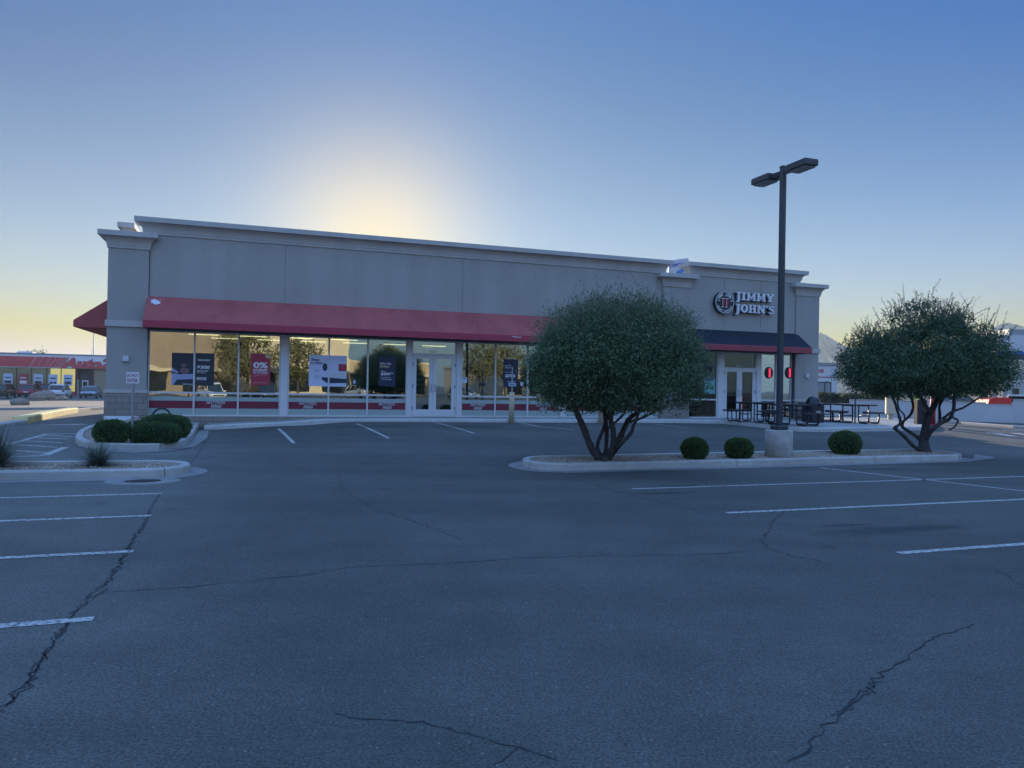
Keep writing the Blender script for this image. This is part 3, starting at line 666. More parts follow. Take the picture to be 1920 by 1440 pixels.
# columns between bays
for a, b in ((526, 540), (763.5, 772), (857, 866), (1052, 1064), (1347, 1358), (1420, 1428), (1486, 1491)):
    mb = MB(); mb.box(U(a)+.002, U(b)-.002, .02, .22, -.02, FH); mb.build('column', FRAMEM if b != 1491 else DARKP, B)
ZT = ZB(400, 737)                                       # transom rail height
zDt = ZB(400, 0) if False else 0
def window(p0, p1, mull, stripe=True, texts=()):
    gl = GLASS if stripe else (GLASS3 if p0 > 1400 else GLASS2)
    x0, x1 = U(p0)+.003, U(p1)-.003; fw = .055
    xs = [x0]+[U(m) for m in mull]+[x1]; mb = MB()
    mb.box(x0, x1, .05, .15, -.02, .035); mb.box(x0, x1, .05, .15, FH-.05, FH-.002)
    mb.box(x0, x0+fw*.7, .051, .149, .035, FH-.05); mb.box(x1-fw*.7, x1, .051, .149, .035, FH-.05)
    for m in mull: mb.box(U(m)-fw/2, U(m)+fw/2, .045, .151, .035, FH-.05)
    for a, b in zip(xs, xs[1:]):
        a2 = a+(fw/2 if a != x0 else fw*.7); b2 = b-(fw/2 if b != x1 else fw*.7); mb.box(a2, b2, .052, .148, ZT-.03, ZT+.03)
    W = mb.build('window', FRAMEM, B)
    for i, (a, b) in enumerate(zip(xs, xs[1:])):
        mb = MB(); mb.box(a+.03, b-.03, .094, .104, ZT+.03, FH-.05); mb.build('pane', gl, W)
        mb = MB(); mb.box(a+.03, b-.03, .094, .104, .035, ZT-.03); mb.build('pane', gl, W)
        if stripe:
            mb = MB(); zz = [.035, .035+(ZT-.07)*.30, .035+(ZT-.07)*.66, .035+(ZT-.07)*.86]
            mb.box(a+.03, b-.03, .086, .092, zz[0], zz[1]); mb.box(a+.03, b-.03, .086, .092, zz[2], zz[3]); mb.box(a+.03, b-.03, .086, .092, zz[1], zz[2], 1)
            mb.build('window_decal', [DECAL, DECALR], W)
            if i in texts:
                c = (a+b)/2; h = zz[2]-zz[1]; mb = MB()
                text(mb, 'MATTRESS', c-.30, c+.30, zz[1]+h*.60, zz[2]-h*.0, .080, .03, .25); text(mb, 'FIRM', c-.16, c+.18, zz[1]+h*.06, zz[1]+h*.52, .080, .04, .25); mb.build('lettering', DECALT, W)
    return W
window(*bays[0], True, (1,)); window(*bays[1], True, (0, 2)); window(*bays[2], True, (0, 2)); window(*bays[3], True, (1,)); window(*bays[4], False)
window(win6[0], win6[1], (1457,), False)
def doorset(p0, p1, split, pz, num):
    x0, x1 = U(p0)+.003, U(p1)-.003; zt = pz; xm = U(split); mb = MB()
    mb.box(x0, x1, .05, .16, zt, zt+.06); mb.box(x0, x1, .05, .16, FH-.05, FH-.002)
    for a, b in ((x0, x0+.05), (x1-.05, x1)): mb.box(a, b, .051, .159, -.02, zt); mb.box(a, b, .051, .159, zt+.06, FH-.05)
    W = mb.build('door_frame', FRAMEM, B)
    mb = MB(); mb.box(x0+.05, x1-.05, .094, .104, zt+.06, FH-.05); mb.build('transom_pane', GLASS if p0 < 1000 else GLASS2, W)
    if num: mb = MB(); text(mb, num, xm-.16, xm+.14, zt+.09, zt+.2, .088, .01); mb.build('lettering', WHITE, W)
    for a, b, s in ((x0+.055, xm-.004, 1), (xm+.004, x1-.055, -1)):
        mb = MB(); st = .13; mb.box(a, a+st, .06, .11, -.01, zt-.005); mb.box(b-st, b, .06, .11, -.01, zt-.005)
        mb.box(a+st, b-st, .061, .109, -.01, .26); mb.box(a+st, b-st, .061, .109, zt-.12, zt-.005)
        dd = mb.build('door', FRAMEM, B)
        mb = MB(); mb.box(a+st, b-st, .082, .090, .26, zt-.12); mb.build('pane', GLASS if p0 < 1000 else GLASS2, dd)
        mb = MB(); xh = (b-st/2) if s > 0 else (a+st/2)
        mb.tube([(xh, .06, .92), (xh, -.02, .93), (xh, -.02, 1.18), (xh, .06, 1.19)], .012, 8); mb.build('handle', STEEL, dd)
        mb = MB(); mb.tube([(a+st, .13, .96), (b-st, .13, .96)], .013, 8); mb.build('push_bar', STEEL, dd)
        for zz in (.25, 1.05, 1.85):
            xx = a if s > 0 else b; mb = MB(); mb.box(xx-.012, xx+.012, .045, .06, zz, zz+.12); mb.build('hinge', DARKP, dd)
zd = ZB(815, 666); doorset(772, 857, 812.5, zd, '2411 A'); zd2 = ZB(1389, 692); doorset(1358, 1420, 1388.5, zd2, '2411 B')
# awnings
def awning(p0, p1, zt, zf, zb, pr, mats, name='awning'):
    mb = MB()
    sec = [(-.002, zt), (-pr+.02, zf+.02), (-pr, zf), (-pr, zb), (-pr+.03, zb), (-pr+.03, zf-.02), (-.002, zt-.06)]
    if p1-p0 > 2:                                    # skin panels between rafters, with slight sag
        n = max(2, int((p1-p0)/1.5))
    mb.prismx(sec[:2]+[(-.002, zt-.04)], p0, p1, 0)
    mb.prismx([(-pr+.02, zf+.02), (-pr, zf), (-pr, zb), (-pr+.02, zb)], p0+.001, p1-.001, 1)
    for x in (p0, p1): mb.add([(x, -.002, zt), (x, -pr+.01, zf+.01), (x, -pr+.01, zb), (x, -.002, zb)], [(0, 1, 2, 3)], 0)
    for k in range(1, max(2, round((p1-p0)/1.6))):
        x = p0+(p1-p0)*k/max(2, round((p1-p0)/1.6)); mb.prismx([(-.02, zt+.0035), (-pr+.02, zf+.0235), (-pr+.02, zf+.018), (-.02, zt-.002)], x-.006, x+.006, 0)
    A = mb.build(name, mats, B); mb = MB()
    n = max(1, round((p1-p0)/1.6))
    for k in range(n+1):
        x = p0+.03+(p1-p0-.06)*k/n; mb.tube([(x, -.02, zb+.06), (x, -pr+.06, zb+.03)], .016, 6); mb.tube([(x, -.02, zt-.1), (x, -pr+.05, zf-.03)], .016, 6)
    mb.tube([(p0+.03, -pr+.06, zb+.03), (p1-.03, -pr+.06, zb+.03)], .016, 6); mb.build('awning_frame', STEEL, A); return A
zt, zf, zb = ZB(276, 555), ZB(271, 600, .95), ZB(270, 613, .95)
AW = awning(U(276, 560), uMP0-.1, zt, zf, zb, .95, [REDAWN, M('red_valance', (.42, .05, .085), .7, noise=(2, .06))])
JS = M('red_band', (.34, .06, .08), .7); zt2, zf2, zb2 = ZB(1494, 626), ZB(1504, 652.5, .95), ZB(1505, 662, .95)
awning(U(1262, 620), U(1494, 626)+.02, zt2, zf2, zb2, .95, [NAVY, JS])
# patch of peeled white on the red awning
mb = MB(); cu, cz = U(292, 566, .2), ZB(292, 566, .2); pts = []
sl_ = (zt-zf)/.95
def awp(u, t): return (u, -.95*t-.004*1, zt-(zt-zf)*t+.006)
loop = []
for k in range(18):
    a = k/18*2*math.pi; r = 1+random.uniform(-.2, .2); loop.append(awp(cu+.13*r*math.cos(a)+.05*math.sin(a), .24+.20*r*math.sin(a)*.55))
mb.add(loop, [tuple(range(18))]); 
for k in range(10):
    a, t, s = cu+random.uniform(-.33, .3), .2+random.uniform(-.12, .14), random.uniform(.008, .02); mb.add([awp(a-s, t), awp(a, t+s*.8), awp(a+s, t), awp(a, t-s*.8)], [(0, 1, 2, 3)])
mb.build('peeled_patch', WHITE, AW)
mb = MB(); ue = U(968, 632, .95); mb.add([(ue-.18, -.953, zf-.03), (ue+.2, -.953, zf-.05), (ue+.2, -.953, zf-.065), (ue-.1, -.953, zf-.06)], [(0, 1, 2, 3)]); mb.build('torn_edge', WHITE, AW)
# side awning on the left wall
mb = MB(); x = uL+.02; y0 = .55; pr = 1.08; zA, zB_, zC = zt-.05, zf+.02, zb+.02
mb.loops([[(x, y, zA), (x-pr, y, zB_), (x-pr, y, zC), (x, y, zC)] for y in (y0, 9)]); mb.build('side_awning', REDAWN, B)
# wall lights
def wall_light(px, py, lab):
    u, z = onB(px, py, .1); x, y = fromB(u, .06); o = empty('wall_light', (x, y, FZ+z), TH, lab, 'light', 'box lights on the shop front')
    mb = MB(); mb.rbox(-.09, .09, -.10, 0, -.09, .09, .012); mb.build('housing', M('light_grey_box', (.62, .63, .66), .5), o)
    mb = MB(); mb.box(-.07, .07, -.06, -.02, -.10, -.092); mb.build('lens', M('lamp_lens', (.3, .3, .3), .2), o)
wall_light(236, 672.5, 'small pale box light on the left corner pilaster'); wall_light(1513, 705, 'small pale box light on the right corner pilaster')

# ---------------------------------------------------------------- shop sign
u, z = onB(1359, 567, .2); x, y = fromB(u, 0); rad = (ZB(1359, 545.5, .2)-ZB(1359, 587, .2))/2
S = empty('wall_sign', (x, y, FZ+z), TH, 'round black logo sign with white ring beside raised white letters above the dark awning', 'sign')
mb = MB(); n = 40
mb.loops([[(rad*math.cos(2*math.pi*k/n), yy, rad*math.sin(2*math.pi*k/n)) for k in range(n)] for yy in (-.20, -.01)]); mb.build('disc', M('sign_black', (.012, .018, .03), .4), S)
mb = MB(); mb.loops([[(r*rad*math.cos(2*math.pi*k/n), yy, r*rad*math.sin(2*math.pi*k/n)) for k in range(n)] for r, yy in ((.985, -.203), (.985, -.212), (.93, -.212), (.93, -.203))], cap=False); mb.build('ring', WHITE, S)
mb = MB(); arc_text(mb, "JIMMY JOHN'S", 0, 0, rad*.74, R(168), R(12), rad*.27, -.206, .008); arc_text(mb, 'GOURMET SANDWICHES', 0, 0, rad*.78, R(205), R(335), rad*.16, -.206, .008, inward=True); mb.build('lettering', WHITE, S)
mb = MB(); slab(mb, 'J', -rad*.36, -rad*.28, rad*.66, -.210, -.2); slab(mb, 'J', rad*.04, -rad*.28, rad*.66, -.210, -.2); mb.build('monogram_outline', WHITE, S)
mb = MB(); slab(mb, 'J', -rad*.30, -rad*.22, rad*.54, -.222, -.212); slab(mb, 'J', rad*.10, -rad*.22, rad*.54, -.222, -.212); mb.build('monogram', REDL, S)
for word, pa, pb, pt, pbt in (('JIMMY', 1381, 1451, 547, 562), ("JOHN'S", 1380, 1451, 569.5, 585)):
    xa, zt_ = onB(pa, pt, .2); xb, _ = onB(pb, pt+2, .2); zb_ = ZB(pa, pbt, .2); h = zt_-zb_
    mb = MB(); wd = slab(mb, word, 0, 0, 1.0, -.2, -.12)-.1
    k = (xb-xa)/wd
    mb.v = [(v[0]*k+xa-u, v[1], v[2]*h+zb_-z) for v in mb.v]; L1 = mb.build('letters', WHITE, S)
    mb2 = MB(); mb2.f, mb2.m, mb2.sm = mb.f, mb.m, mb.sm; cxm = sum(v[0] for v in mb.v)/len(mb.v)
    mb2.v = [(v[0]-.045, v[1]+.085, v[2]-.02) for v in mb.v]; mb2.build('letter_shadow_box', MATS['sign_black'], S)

# ---------------------------------------------------------------- posters behind the glass
def poster(p0, p1, py0, py1, mat, label, y=.078, name='window_poster'):
    a, zt_ = onB(p0, py0); b, _ = onB(p1, py0); zb_ = ZB(p0, py1); w_, h = b-a, zt_-zb_
    x, yy = fromB(a, -y); o = empty(name, (x, yy, FZ+zb_), TH, label, 'poster', None)
    mb = MB(); mb.box(0, w_, 0, .008, 0, h); mb.build('board', mat, o); return o, w_, h
def ptext(o, items, w_, h, mat, off=.03, name='lettering'):
    mb = MB()
    for s, x0, x1, z0, z1 in items: text(mb, s, x0*w_, x1*w_, z0*h, z1*h, -.004, off)
    mb.build(name, mat, o)
def pshape(o, polys, w_, h, mat, y=-.003, name='picture'):
    mb = MB()
    for k, pl in enumerate(polys): mb.prism([(x*w_, z*h) for x, z in pl], y-.0006*k, .0, 0)
    mb.build(name, mat, o)
def ell(cx, cz, rx, rz, n=20): return [(cx+rx*math.cos(2*math.pi*k/n), cz+rz*math.sin(2*math.pi*k/n)) for k in range(n)]
o, w_, h = poster(322, 363, 661, 722, DKP, 'dark poster with a sleeping person and pale bedding, left half of the pair')
pshape(o, [[(0, .36), (.28, .36), (.3, .33), (1, .36), (1, .2), (.25, .17), (.08, .0), (0, .0)], [(0, .55), (.3, .42), (.3, .37), (0, .42)]], w_, h, M('bedding_print', (.36, .38, .60), .6))
pshape(o, [ell(.6, .45, .22, .1), ell(.55, .62, .12, .06)], w_, h, M('skin_print', (.22, .12, .14), .6), -.006); ptext(o, [('TEMPUR-PEDIC', .5, .98, .02, .05)], w_, h, WHITE)
o, w_, h = poster(364, 402, 661.5, 723, DKP, 'dark mattress poster with large $300 in white, right half of the pair')
ptext(o, [('TEMPUR-PEDIC', .15, .8, .76, .81), ('$300', .14, .78, .50, .62), ('INSTANT GIFT', .14, .72, .43, .475), ('EVERYDAY RETAILER', .14, .62, .17, .26)], w_, h, WHITE, .035)
pshape(o, [[(.14, .39), (.6, .39), (.6, .40), (.14, .40)]], w_, h, WHITE)
o, w_, h = poster(471, 507, 662, 722, REDP, 'red poster with 0% INTEREST in white')
ptext(o, [('0%', .12, .88, .53, .73), ('INTEREST', .12, .88, .43, .505), ('for 72 months', .14, .88, .365, .415)], w_, h, WHITE, .04)
pshape(o, [[(.7, .98), (1, .98), (1, .86), (.9, .84), (.78, .87)]], w_, h, GOLD); pshape(o, [[(.12, .3), (.85, .3), (.85, .325), (.12, .325)], [(.12, .265), (.35, .265), (.35, .285), (.12, .285)], [(.12, .06), (.85, .06), (.85, .1), (.12, .1)]], w_, h, M('pink_print', (.5, .16, .2), .6))
o, w_, h = poster(580, 651, 665, 724, PALEP, 'wide pale blue poster reading Sleep at Night with a bed picture')
ptext(o, [('Sleep', .05, .27, .78, .9), ('at Night', .05, .36, .68, .79)], w_, h, NAVYP, .02)
pshape(o, [[(.15, .52-k*.055), (.3-(k % 2)*.04, .52-k*.055), (.3-(k % 2)*.04, .53-k*.055), (.15, .53-k*.055)] for k in (0, 1, 3, 4, 5)]+[[(.34, .3), (1, .25), (1, .12), (.5, .1), (.34, .22)], ell(.42, .62, .06, .13)], w_, h, NAVYP)
pshape(o, [ell(.72, .34, .2, .07), [(.62, .3), (1, .3), (1, .44), (.62, .44)]], w_, h, M('linen_print', (.6, .62, .68), .6), -.008)
pshape(o, [[(.78, .5), (1, .5), (1, .73), (.78, .73)]], w_, h, REDP, -.008); ptext(o, [('MATTRESS', .81, .99, .60, .65)], w_, h, WHITE)
o, w_, h = poster(711, 743, 668, 724, NAVYP, 'navy poster reading Labor Day BUNDLE Now $499.99')
ptext(o, [('Labor Day', .08, .74, .72, .80), ('Now', .14, .4, .48, .52), ('$499', .14, .68, .35, .46), ('99', .70, .86, .42, .46), ('+ Adjustable Base', .14, .8, .21, .25), ('Queen Mattress', .14, .7, .28, .31)], w_, h, WHITE, .03)
ptext(o, [('BUNDLE', .08, .62, .63, .7)], w_, h, GOLD, .04)
o, w_, h = poster(946, 973, 673, 726, NAVYP, 'navy poster reading King Bed Queen Price Save up to $700 behind the sign pole')
ptext(o, [('King Bed', .08, .55, .74, .78), ('Queen Price', .08, .68, .67, .71), ('Save up to', .12, .55, .52, .55), ('$700', .12, .82, .34, .46), ('America\'s Best', .25, .8, .19, .22)], w_, h, WHITE, .04)
o, w_, h = poster(783, 802, 693, 719, DKP, 'dark hanging sign reading $700 inside the left glass door', .5)
ptext(o, [('SAVE UP TO', .2, .8, .6, .7), ('$700', .12, .9, .2, .42)], w_, h, WHITE, .03)
o, w_, h = poster(1323, 1343, 708, 738, M('aqua_print', (.2, .42, .45), .6), 'aqua blue poster with green shapes in the window left of the right-hand doors')
pshape(o, [[(.2, .3), (.45, .3), (.45, .7), (.35, .7), (.35, .42), (.2, .42)], [(.52, .3), (.64, .3), (.64, .7), (.52, .7)], ell(.78, .4, .12, .1)], w_, h, M('green_print', (.05, .2, .06), .6)); pshape(o, [[(.1, .88), (.9, .88), (.9, .96), (.1, .96)], [(.35, .78), (.65, .78), (.65, .84), (.35, .84)]], w_, h, NAVYP)
o, w_, h = poster(695-32, 667, 713, 719, PALEP, 'small pale square notice on the glass left of the front doors')
o, w_, h = poster(977, 983, 716, 723, PALEP, 'small pale square notice on the glass right of the navy poster')
o, w_, h = poster(867, 877, 707, 718, PALEP, 'small white opening hours notice just right of the front doors')
ptext(o, [('HOURS', .2, .8, .7, .85)], w_, h, NAVYP)
# round window logo + oval lit sign
u, z = onB(1331, 693); x, y = fromB(u, -.085); o = empty('window_logo', (x, y, FZ+z), TH, 'dark round logo sticker with thin white ring above the aqua poster', 'sticker')
mb = MB(); r_ = .26; mb.loops([[(r*math.cos(2*math.pi*k/32), yy, r*math.sin(2*math.pi*k/32)) for k in range(32)] for r, yy in ((r_, -.002), (r_, -.006), (r_*.94, -.006), (r_*.94, -.002))], cap=False); arc_text(mb, "JIMMY JOHN'S", 0, 0, r_*.76, R(165), R(15), r_*.24, -.004, .003); mb.build('ring', M('grey_print', (.25, .27, .3), .6), o)
mb = MB(); mb.loops([[(r_*.66*math.cos(2*math.pi*k/32), yy, r_*.66*math.sin(2*math.pi*k/32)) for k in range(32)] for yy in (-.002, .001)]); mb.build('disc', BLACK, o)
for px, lab in ((1444, 'black oval window sign with a glowing red bar left of the lamp post'), (1482, 'black oval window sign with a glowing red bar right of the lamp post')):
    u, z = onB(px, 699); x, y = fromB(u, -.045); o = empty('lit_sign', (x, y, FZ+z), TH, lab, 'sign', 'oval lit signs in the corner window')
    mb = MB(); mb.loops([[(.19*math.cos(2*math.pi*k/28), yy, .25*math.sin(2*math.pi*k/28)) for k in range(28)] for yy in (0, .04)]); mb.build('backing', BLACK, o)
    mb = MB(); mb.rbox(-.05, .05, -.03, -.001, -.19, .19, .012); mb.build('lit_bar', M('red_neon', (.8, .05, .1), .5, emit=((1, .06, .12), .4)), o)
# ceiling tubes
TUBE = M('fluorescent_tube', (.9, .85, .6), .5, emit=((1, .86, .5), 1.6))
def tube_light(u, y, i, j):
    x, yy = fromB(u, -y); o = empty('ceiling_light', (x, yy, FZ+3.24), TH, None, 'light', 'ceiling tube lights inside the mattress shop'); o['label'] = 'ceiling tube light in the %s row inside the shop, %s from the left' % (('front', 'back')[j], ('first', 'second', 'third', 'fourth', 'fifth', 'sixth', 'seventh', 'eighth', 'ninth')[i])
    mb = MB(); mb.rbox(-.62, .62, -.08, .08, -.05, 0, .012); mb.build('housing', FRAMEM, o)
    mb = MB(); mb.box(-.6, .6, -.05, .05, -.075, -.052); mb.build('lamp_tube', TUBE, o)
for j, y in enumerate((8.2, 10.6)):
    for i in range(4 if j == 0 else 6): tube_light(1.2+i*2.0+(j % 2)*.8, y, i, j)
x, yy = fromB(U(1397, 664)+2.2, -6); o = empty('ceiling_light', (x, yy, FZ+3.24), TH, 'single ceiling tube light above the right-hand glass doors', 'light')
mb = MB(); mb.rbox(-.62, .62, -.08, .08, -.05, 0, .012); mb.build('housing', FRAMEM, o); mb = MB(); mb.box(-.6, .6, -.05, .05, -.075, -.052); mb.build('lamp_tube', TUBE, o)
# beds inside
MATTN = M('dark_fabric', (.012, .018, .035), .8); MATTW = M('mattress_white', (.5, .5, .5), .8)
def bedthing(u, y, lab):
    x, yy = fromB(u, -y); o = empty('display_bed', (x, yy, FZ), TH, lab, 'bed', 'display beds inside the shop')
    mb = MB(); mb.rbox(-.8, .8, 0, 2.0, .1, .42, .03); mb.build('base', MATTN, o)
    mb = MB(); mb.rbox(-.8, .8, 0, 2.0, .42, .68, .05); mb.build('mattress', MATTW, o)
    mb = MB(); mb.rbox(-.85, .85, -.12, -.01, 0, 1.12, .03); mb.build('headboard', MATTN, o)
    for s in (-.3, .42): mb = MB(); mb.rbox(s-.3, s+.22, .05, .4, .68, .8, .04); mb.build('pillow', MATTW, o)
for u, y, lab in ((1.3, 1.2, 'dark display bed behind the leftmost windows'), (3.4, 1.4, 'dark display bed behind the 0% poster'), (7.1, 1.3, 'dark display bed behind the Sleep at Night poster'), (8.9, 1.2, 'dark display bed left of the front doors'), (13.3, 1.5, 'dark display bed right of the front doors'), (15.6, 1.4, 'dark display bed behind the navy $700 poster')): bedthing(u, y, lab)
x, y = fromB(U(875)+.3, -.9); o = empty('service_desk', (x, y, FZ), TH, 'pale low desk just inside the window right of the front doors', 'desk')
mb = MB(); mb.rbox(0, .7, 0, .6, 0, .62, .01); mb.build('desk_body', M('desk_white', (.55, .56, .56), .6), o); mb = MB(); mb.rbox(-.03, .73, -.03, .63, .625, .66, .008); mb.build('desk_top', M('desk_white', (0, 0, 0)), o)
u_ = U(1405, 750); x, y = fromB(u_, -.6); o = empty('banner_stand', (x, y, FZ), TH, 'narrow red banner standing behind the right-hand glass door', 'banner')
mb = MB(); mb.rbox(-.05, .07, -.01, .01, .05, .95, .004); mb.build('banner', M('red_banner_glow', (.6, .06, .05), .6, emit=((1, .1, .06), .5)), o); mb = MB(); mb.rbox(-.12, .12, -.08, .08, 0, .04, .01); mb.build('base', BLACK, o)  # banner is no lamp; glow added so its red shows through the glass

# ================================================================ VEGETATION
def leaves(P, L, Wd, up=.0, dirs=None):
    """P (n,3) leaf bases -> (n,4,3) rhomb leaves"""
    n = len(P); d = RNG.normal(size=(n, 3)); d[:, 2] += up
    if dirs is not None: d = d*.7+dirs
    d /= np.linalg.norm(d, axis=1)[:, None]; r = RNG.normal(size=(n, 3)); s = np.cross(d, r); s /= np.linalg.norm(s, axis=1)[:, None]
    l = L*RNG.uniform(.6, 1.3, (n, 1)); w_ = Wd*RNG.uniform(.7, 1.3, (n, 1))
    return np.stack([P, P+d*l*.5+s*w_*.5, P+d*l, P+d*l*.5-s*w_*.5], 1)
def crown_pts(c, rad, n, ex=2.4, shell=.62, clump=260, cs=.13, gap=0.0, floor=None):
    c = np.array(c); rad = np.array(rad)
    def samp(m, lo):
        d = RNG.normal(size=(m, 3)); d /= np.linalg.norm(d, axis=1)[:, None]
        k = (np.abs(d)**ex).sum(1)**(-1/ex); r = RNG.uniform(lo**3, 1, m)**(1/3); return d*(k*r)[:, None]
    C = samp(clump, shell); C = C*rad; i = RNG.integers(0, clump, n); sz = RNG.uniform(.6, 1.5, clump)*cs
    p = C[i]+RNG.normal(size=(n, 3))*sz[i][:, None]*np.array([1, 1, .8])
    m = int(n*.30); p[:m] = samp(m, .35)*rad*.98
    if floor is not None: p = p[p[:, 2] > floor*rad[2]]
    return p+c
def sprigs(base, n, L, spread, per=26, up=1.0):
    """thin shoots with leaves: returns leaf base points + dirs, and twig polylines"""
    P, Dr, T = [], [], []
    for _ in range(n):
        b = base[RNG.integers(0, len(base))]; d = RNG.normal(size=3)*spread+np.array([0, 0, up]); d /= np.linalg.norm(d); l = L*RNG.uniform(.4, 1.2)
        cv = RNG.normal(size=3)*.25; pts = [b+d*l*t+cv*l*t*t for t in (0, .33, .66, 1)]; T.append(pts)
        for t in np.linspace(.15, 1, per):
            P.append(b+d*l*t+cv*l*t*t); Dr.append(d*1.2)
    return np.array(P), np.array(Dr), T
LEAF1 = mat_leaf('olive_leaves', (.048, .105, .052), (.16, .245, .125)); LEAF2 = mat_leaf('willow_leaves', (.045, .095, .05), (.14, .22, .11))
LEAFT = mat_leaf('hazed_tip_leaves', (.10, .14, .08), (.25, .28, .17))  # pale wispy tips, with haze and flare over the crown put into their colour
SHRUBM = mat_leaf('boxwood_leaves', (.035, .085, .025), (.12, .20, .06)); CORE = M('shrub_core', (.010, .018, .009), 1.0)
TWIG = M('grey_twig', (.13, .12, .10), .9)

def limb_mesh(mb, pts, r0, r1):
    """smooth a polyline (Catmull-Rom) and sweep it with taper and knots"""
    P = [Vector(p) for p in pts]; Q = []; n = 5
    for i in range(len(P)-1):
        a, b, c, d = P[max(i-1, 0)], P[i], P[i+1], P[min(i+2, len(P)-1)]
        for k in range(n):
            t = k/n; Q.append(.5*((2*b)+(c-a)*t+(2*a-5*b+4*c-d)*t*t+(3*b-a-3*c+d)*t**3))
    Q.append(P[-1]); m = len(Q)
    mb.tube(Q, [(r0+(r1-r0)*(i/(m-1)))*random.uniform(.88, 1.14) for i in range(m)], 9)

# --- tree 1 (wide clipped tree, island left)
b1 = G(1131, 864, .12); Y1 = b1.y; T1 = empty('multi_trunk_tree', b1, 0, 'dense dome-shaped tree with several leaning trunks at the left end of the island', 'tree')
def P1(px, py, dy=0): p = at_Y(px, py, Y1+dy); return (p.x-b1.x, p.y-b1.y, p.z-b1.z)
mb = MB()
limbs = [([(1128,866),(1110,842),(1095,805),(1082,775),(1074,755),(1066,700)], .085, .04, -.1, -.5), ([(1128,862),(1121,845),(1121,830),(1133,800),(1140,770),(1150,720)], .05, .03, .1, .3),
         ([(1134,862),(1137,830),(1137,800),(1133,775),(1130,740)], .05, .035, .3, .7), ([(1136,862),(1148,840),(1150,810),(1145,785),(1150,760),(1165,700)], .07, .04, -.15, -.4),
         ([(1138,864),(1150,846),(1163,820),(1172,800),(1180,785),(1200,770),(1230,750),(1270,700)], .075, .03, 0, .2), ([(1150,850),(1165,832),(1183,812),(1187,800),(1196,778),(1203,740)], .045, .025, -.3, -.7),
         ([(1176,792),(1200,785),(1222,775),(1250,760)], .03, .018, 0, .5), ([(1142,802),(1160,786),(1172,772),(1180,740)], .025, .018, .1, .4), ([(1086,775),(1076,771),(1066,765),(1050,735)], .025, .015, -.3, -.5), ([(1145,790),(1135,778),(1128,760),(1120,720)], .03, .02, -.2, -.3)]
for pts, r0, r1, d0, d1 in limbs:
    n = len(pts); limb_mesh(mb, [P1(x, y, d0+(d1-d0)*i/(n-1) if i else 0) for i, (x, y) in enumerate(pts)], r0, r1)
mb.tube([P1(1131, 870), P1(1131, 858), P1(1132, 850)], [.16, .14, .08], 10)
mb.build('trunk', BARK, T1)
cc = np.array(P1(1155, 672)); sc_ = (Vector(P1(1255, 672))-Vector(P1(1155, 672))).length/100
A = np.concatenate([crown_pts(cc+np.array((0, 0, -20*sc_)), (160*sc_, 150*sc_, 82*sc_), 70000, 2.8, .62, 210, .145), crown_pts(cc+np.array((.05, 0, 28*sc_)), (142*sc_, 138*sc_, 72*sc_), 42000, 2.3, .62, 130, .155)])
A = A[(A[:, 2]-cc[2]) > -103*sc_+RNG.uniform(-.05, .10, len(A))]
A2 = crown_pts(cc+np.array([-.1, 0, 44*sc_]), (140*sc_, 135*sc_, 66*sc_), 16000, 2.2, .8, 170, .15)
top = A[(A[:, 2]-cc[2]) > 50*sc_]; side = A[np.abs(A[:, 0]-cc[0]) > 130*sc_]
SP, SD, TW = sprigs(np.concatenate([top, side[:len(top)//5]]), 1000, .36, .5, 20)
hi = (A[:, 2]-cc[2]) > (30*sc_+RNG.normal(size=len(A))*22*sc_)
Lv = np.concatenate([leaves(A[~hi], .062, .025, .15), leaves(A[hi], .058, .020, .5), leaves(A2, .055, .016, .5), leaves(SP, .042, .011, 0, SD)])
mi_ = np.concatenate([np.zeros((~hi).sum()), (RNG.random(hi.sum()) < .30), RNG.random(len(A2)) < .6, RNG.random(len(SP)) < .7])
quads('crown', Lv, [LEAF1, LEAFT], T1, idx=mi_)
mb = MB()
for t in TW[:300]: mb.tube(t, [.006, .005, .004, .002], 3)
mb.build('twigs', TWIG, T1)
# --- tree 2 (looser, island right)
b2 = G(1733, 847, .12); Y2 = b2.y; T2 = empty('multi_trunk_tree', b2, 0, 'looser dark tree with wispy upright shoots at the right end of the island', 'tree')
def P2(px, py, dy=0): p = at_Y(px, py, Y2+dy); return (p.x-b2.x, p.y-b2.y, p.z-b2.z)
mb = MB()
limbs = [([(1733,849),(1732,828),(1735,805),(1741,780),(1752,760),(1765,735)], .13, .06, 0, .2), ([(1733,845),(1715,838),(1695,818),(1680,805),(1678,802),(1688,793),(1684,775),(1676,750),(1660,720)], .05, .03, -.1, -.5),
         ([(1731,835),(1722,822),(1706,810),(1692,800),(1694,790),(1707,778),(1712,760),(1705,735)], .045, .03, .1, .4), ([(1735,825),(1748,806),(1765,793),(1780,785),(1788,768),(1789,745),(1792,715)], .06, .03, -.2, -.4),
         ([(1762,795),(1762,775),(1762,760),(1775,735)], .04, .03, .1, .5), ([(1768,785),(1785,772),(1805,765),(1830,750),(1850,738)], .035, .018, .2, .6), ([(1788,770),(1786,782),(1796,788),(1790,800),(1780,806)], .03, .02, -.4, -.5),
         ([(1745,775),(1735,758),(1722,735),(1715,700)], .05, .025, 0, -.3), ([(1752,760),(1770,745),(1795,730),(1830,700)], .045, .02, .2, .3), ([(1730,770),(1735,790),(1737,800)], .02, .02, 0, 0), ([(1692,800),(1696,780),(1685,765),(1683,745)], .02, .015, 0, -.2)]
for pts, r0, r1, d0, d1 in limbs:
    n = len(pts); limb_mesh(mb, [P2(x, y, d0+(d1-d0)*i/(n-1) if i else 0) for i, (x, y) in enumerate(pts)], r0, r1)
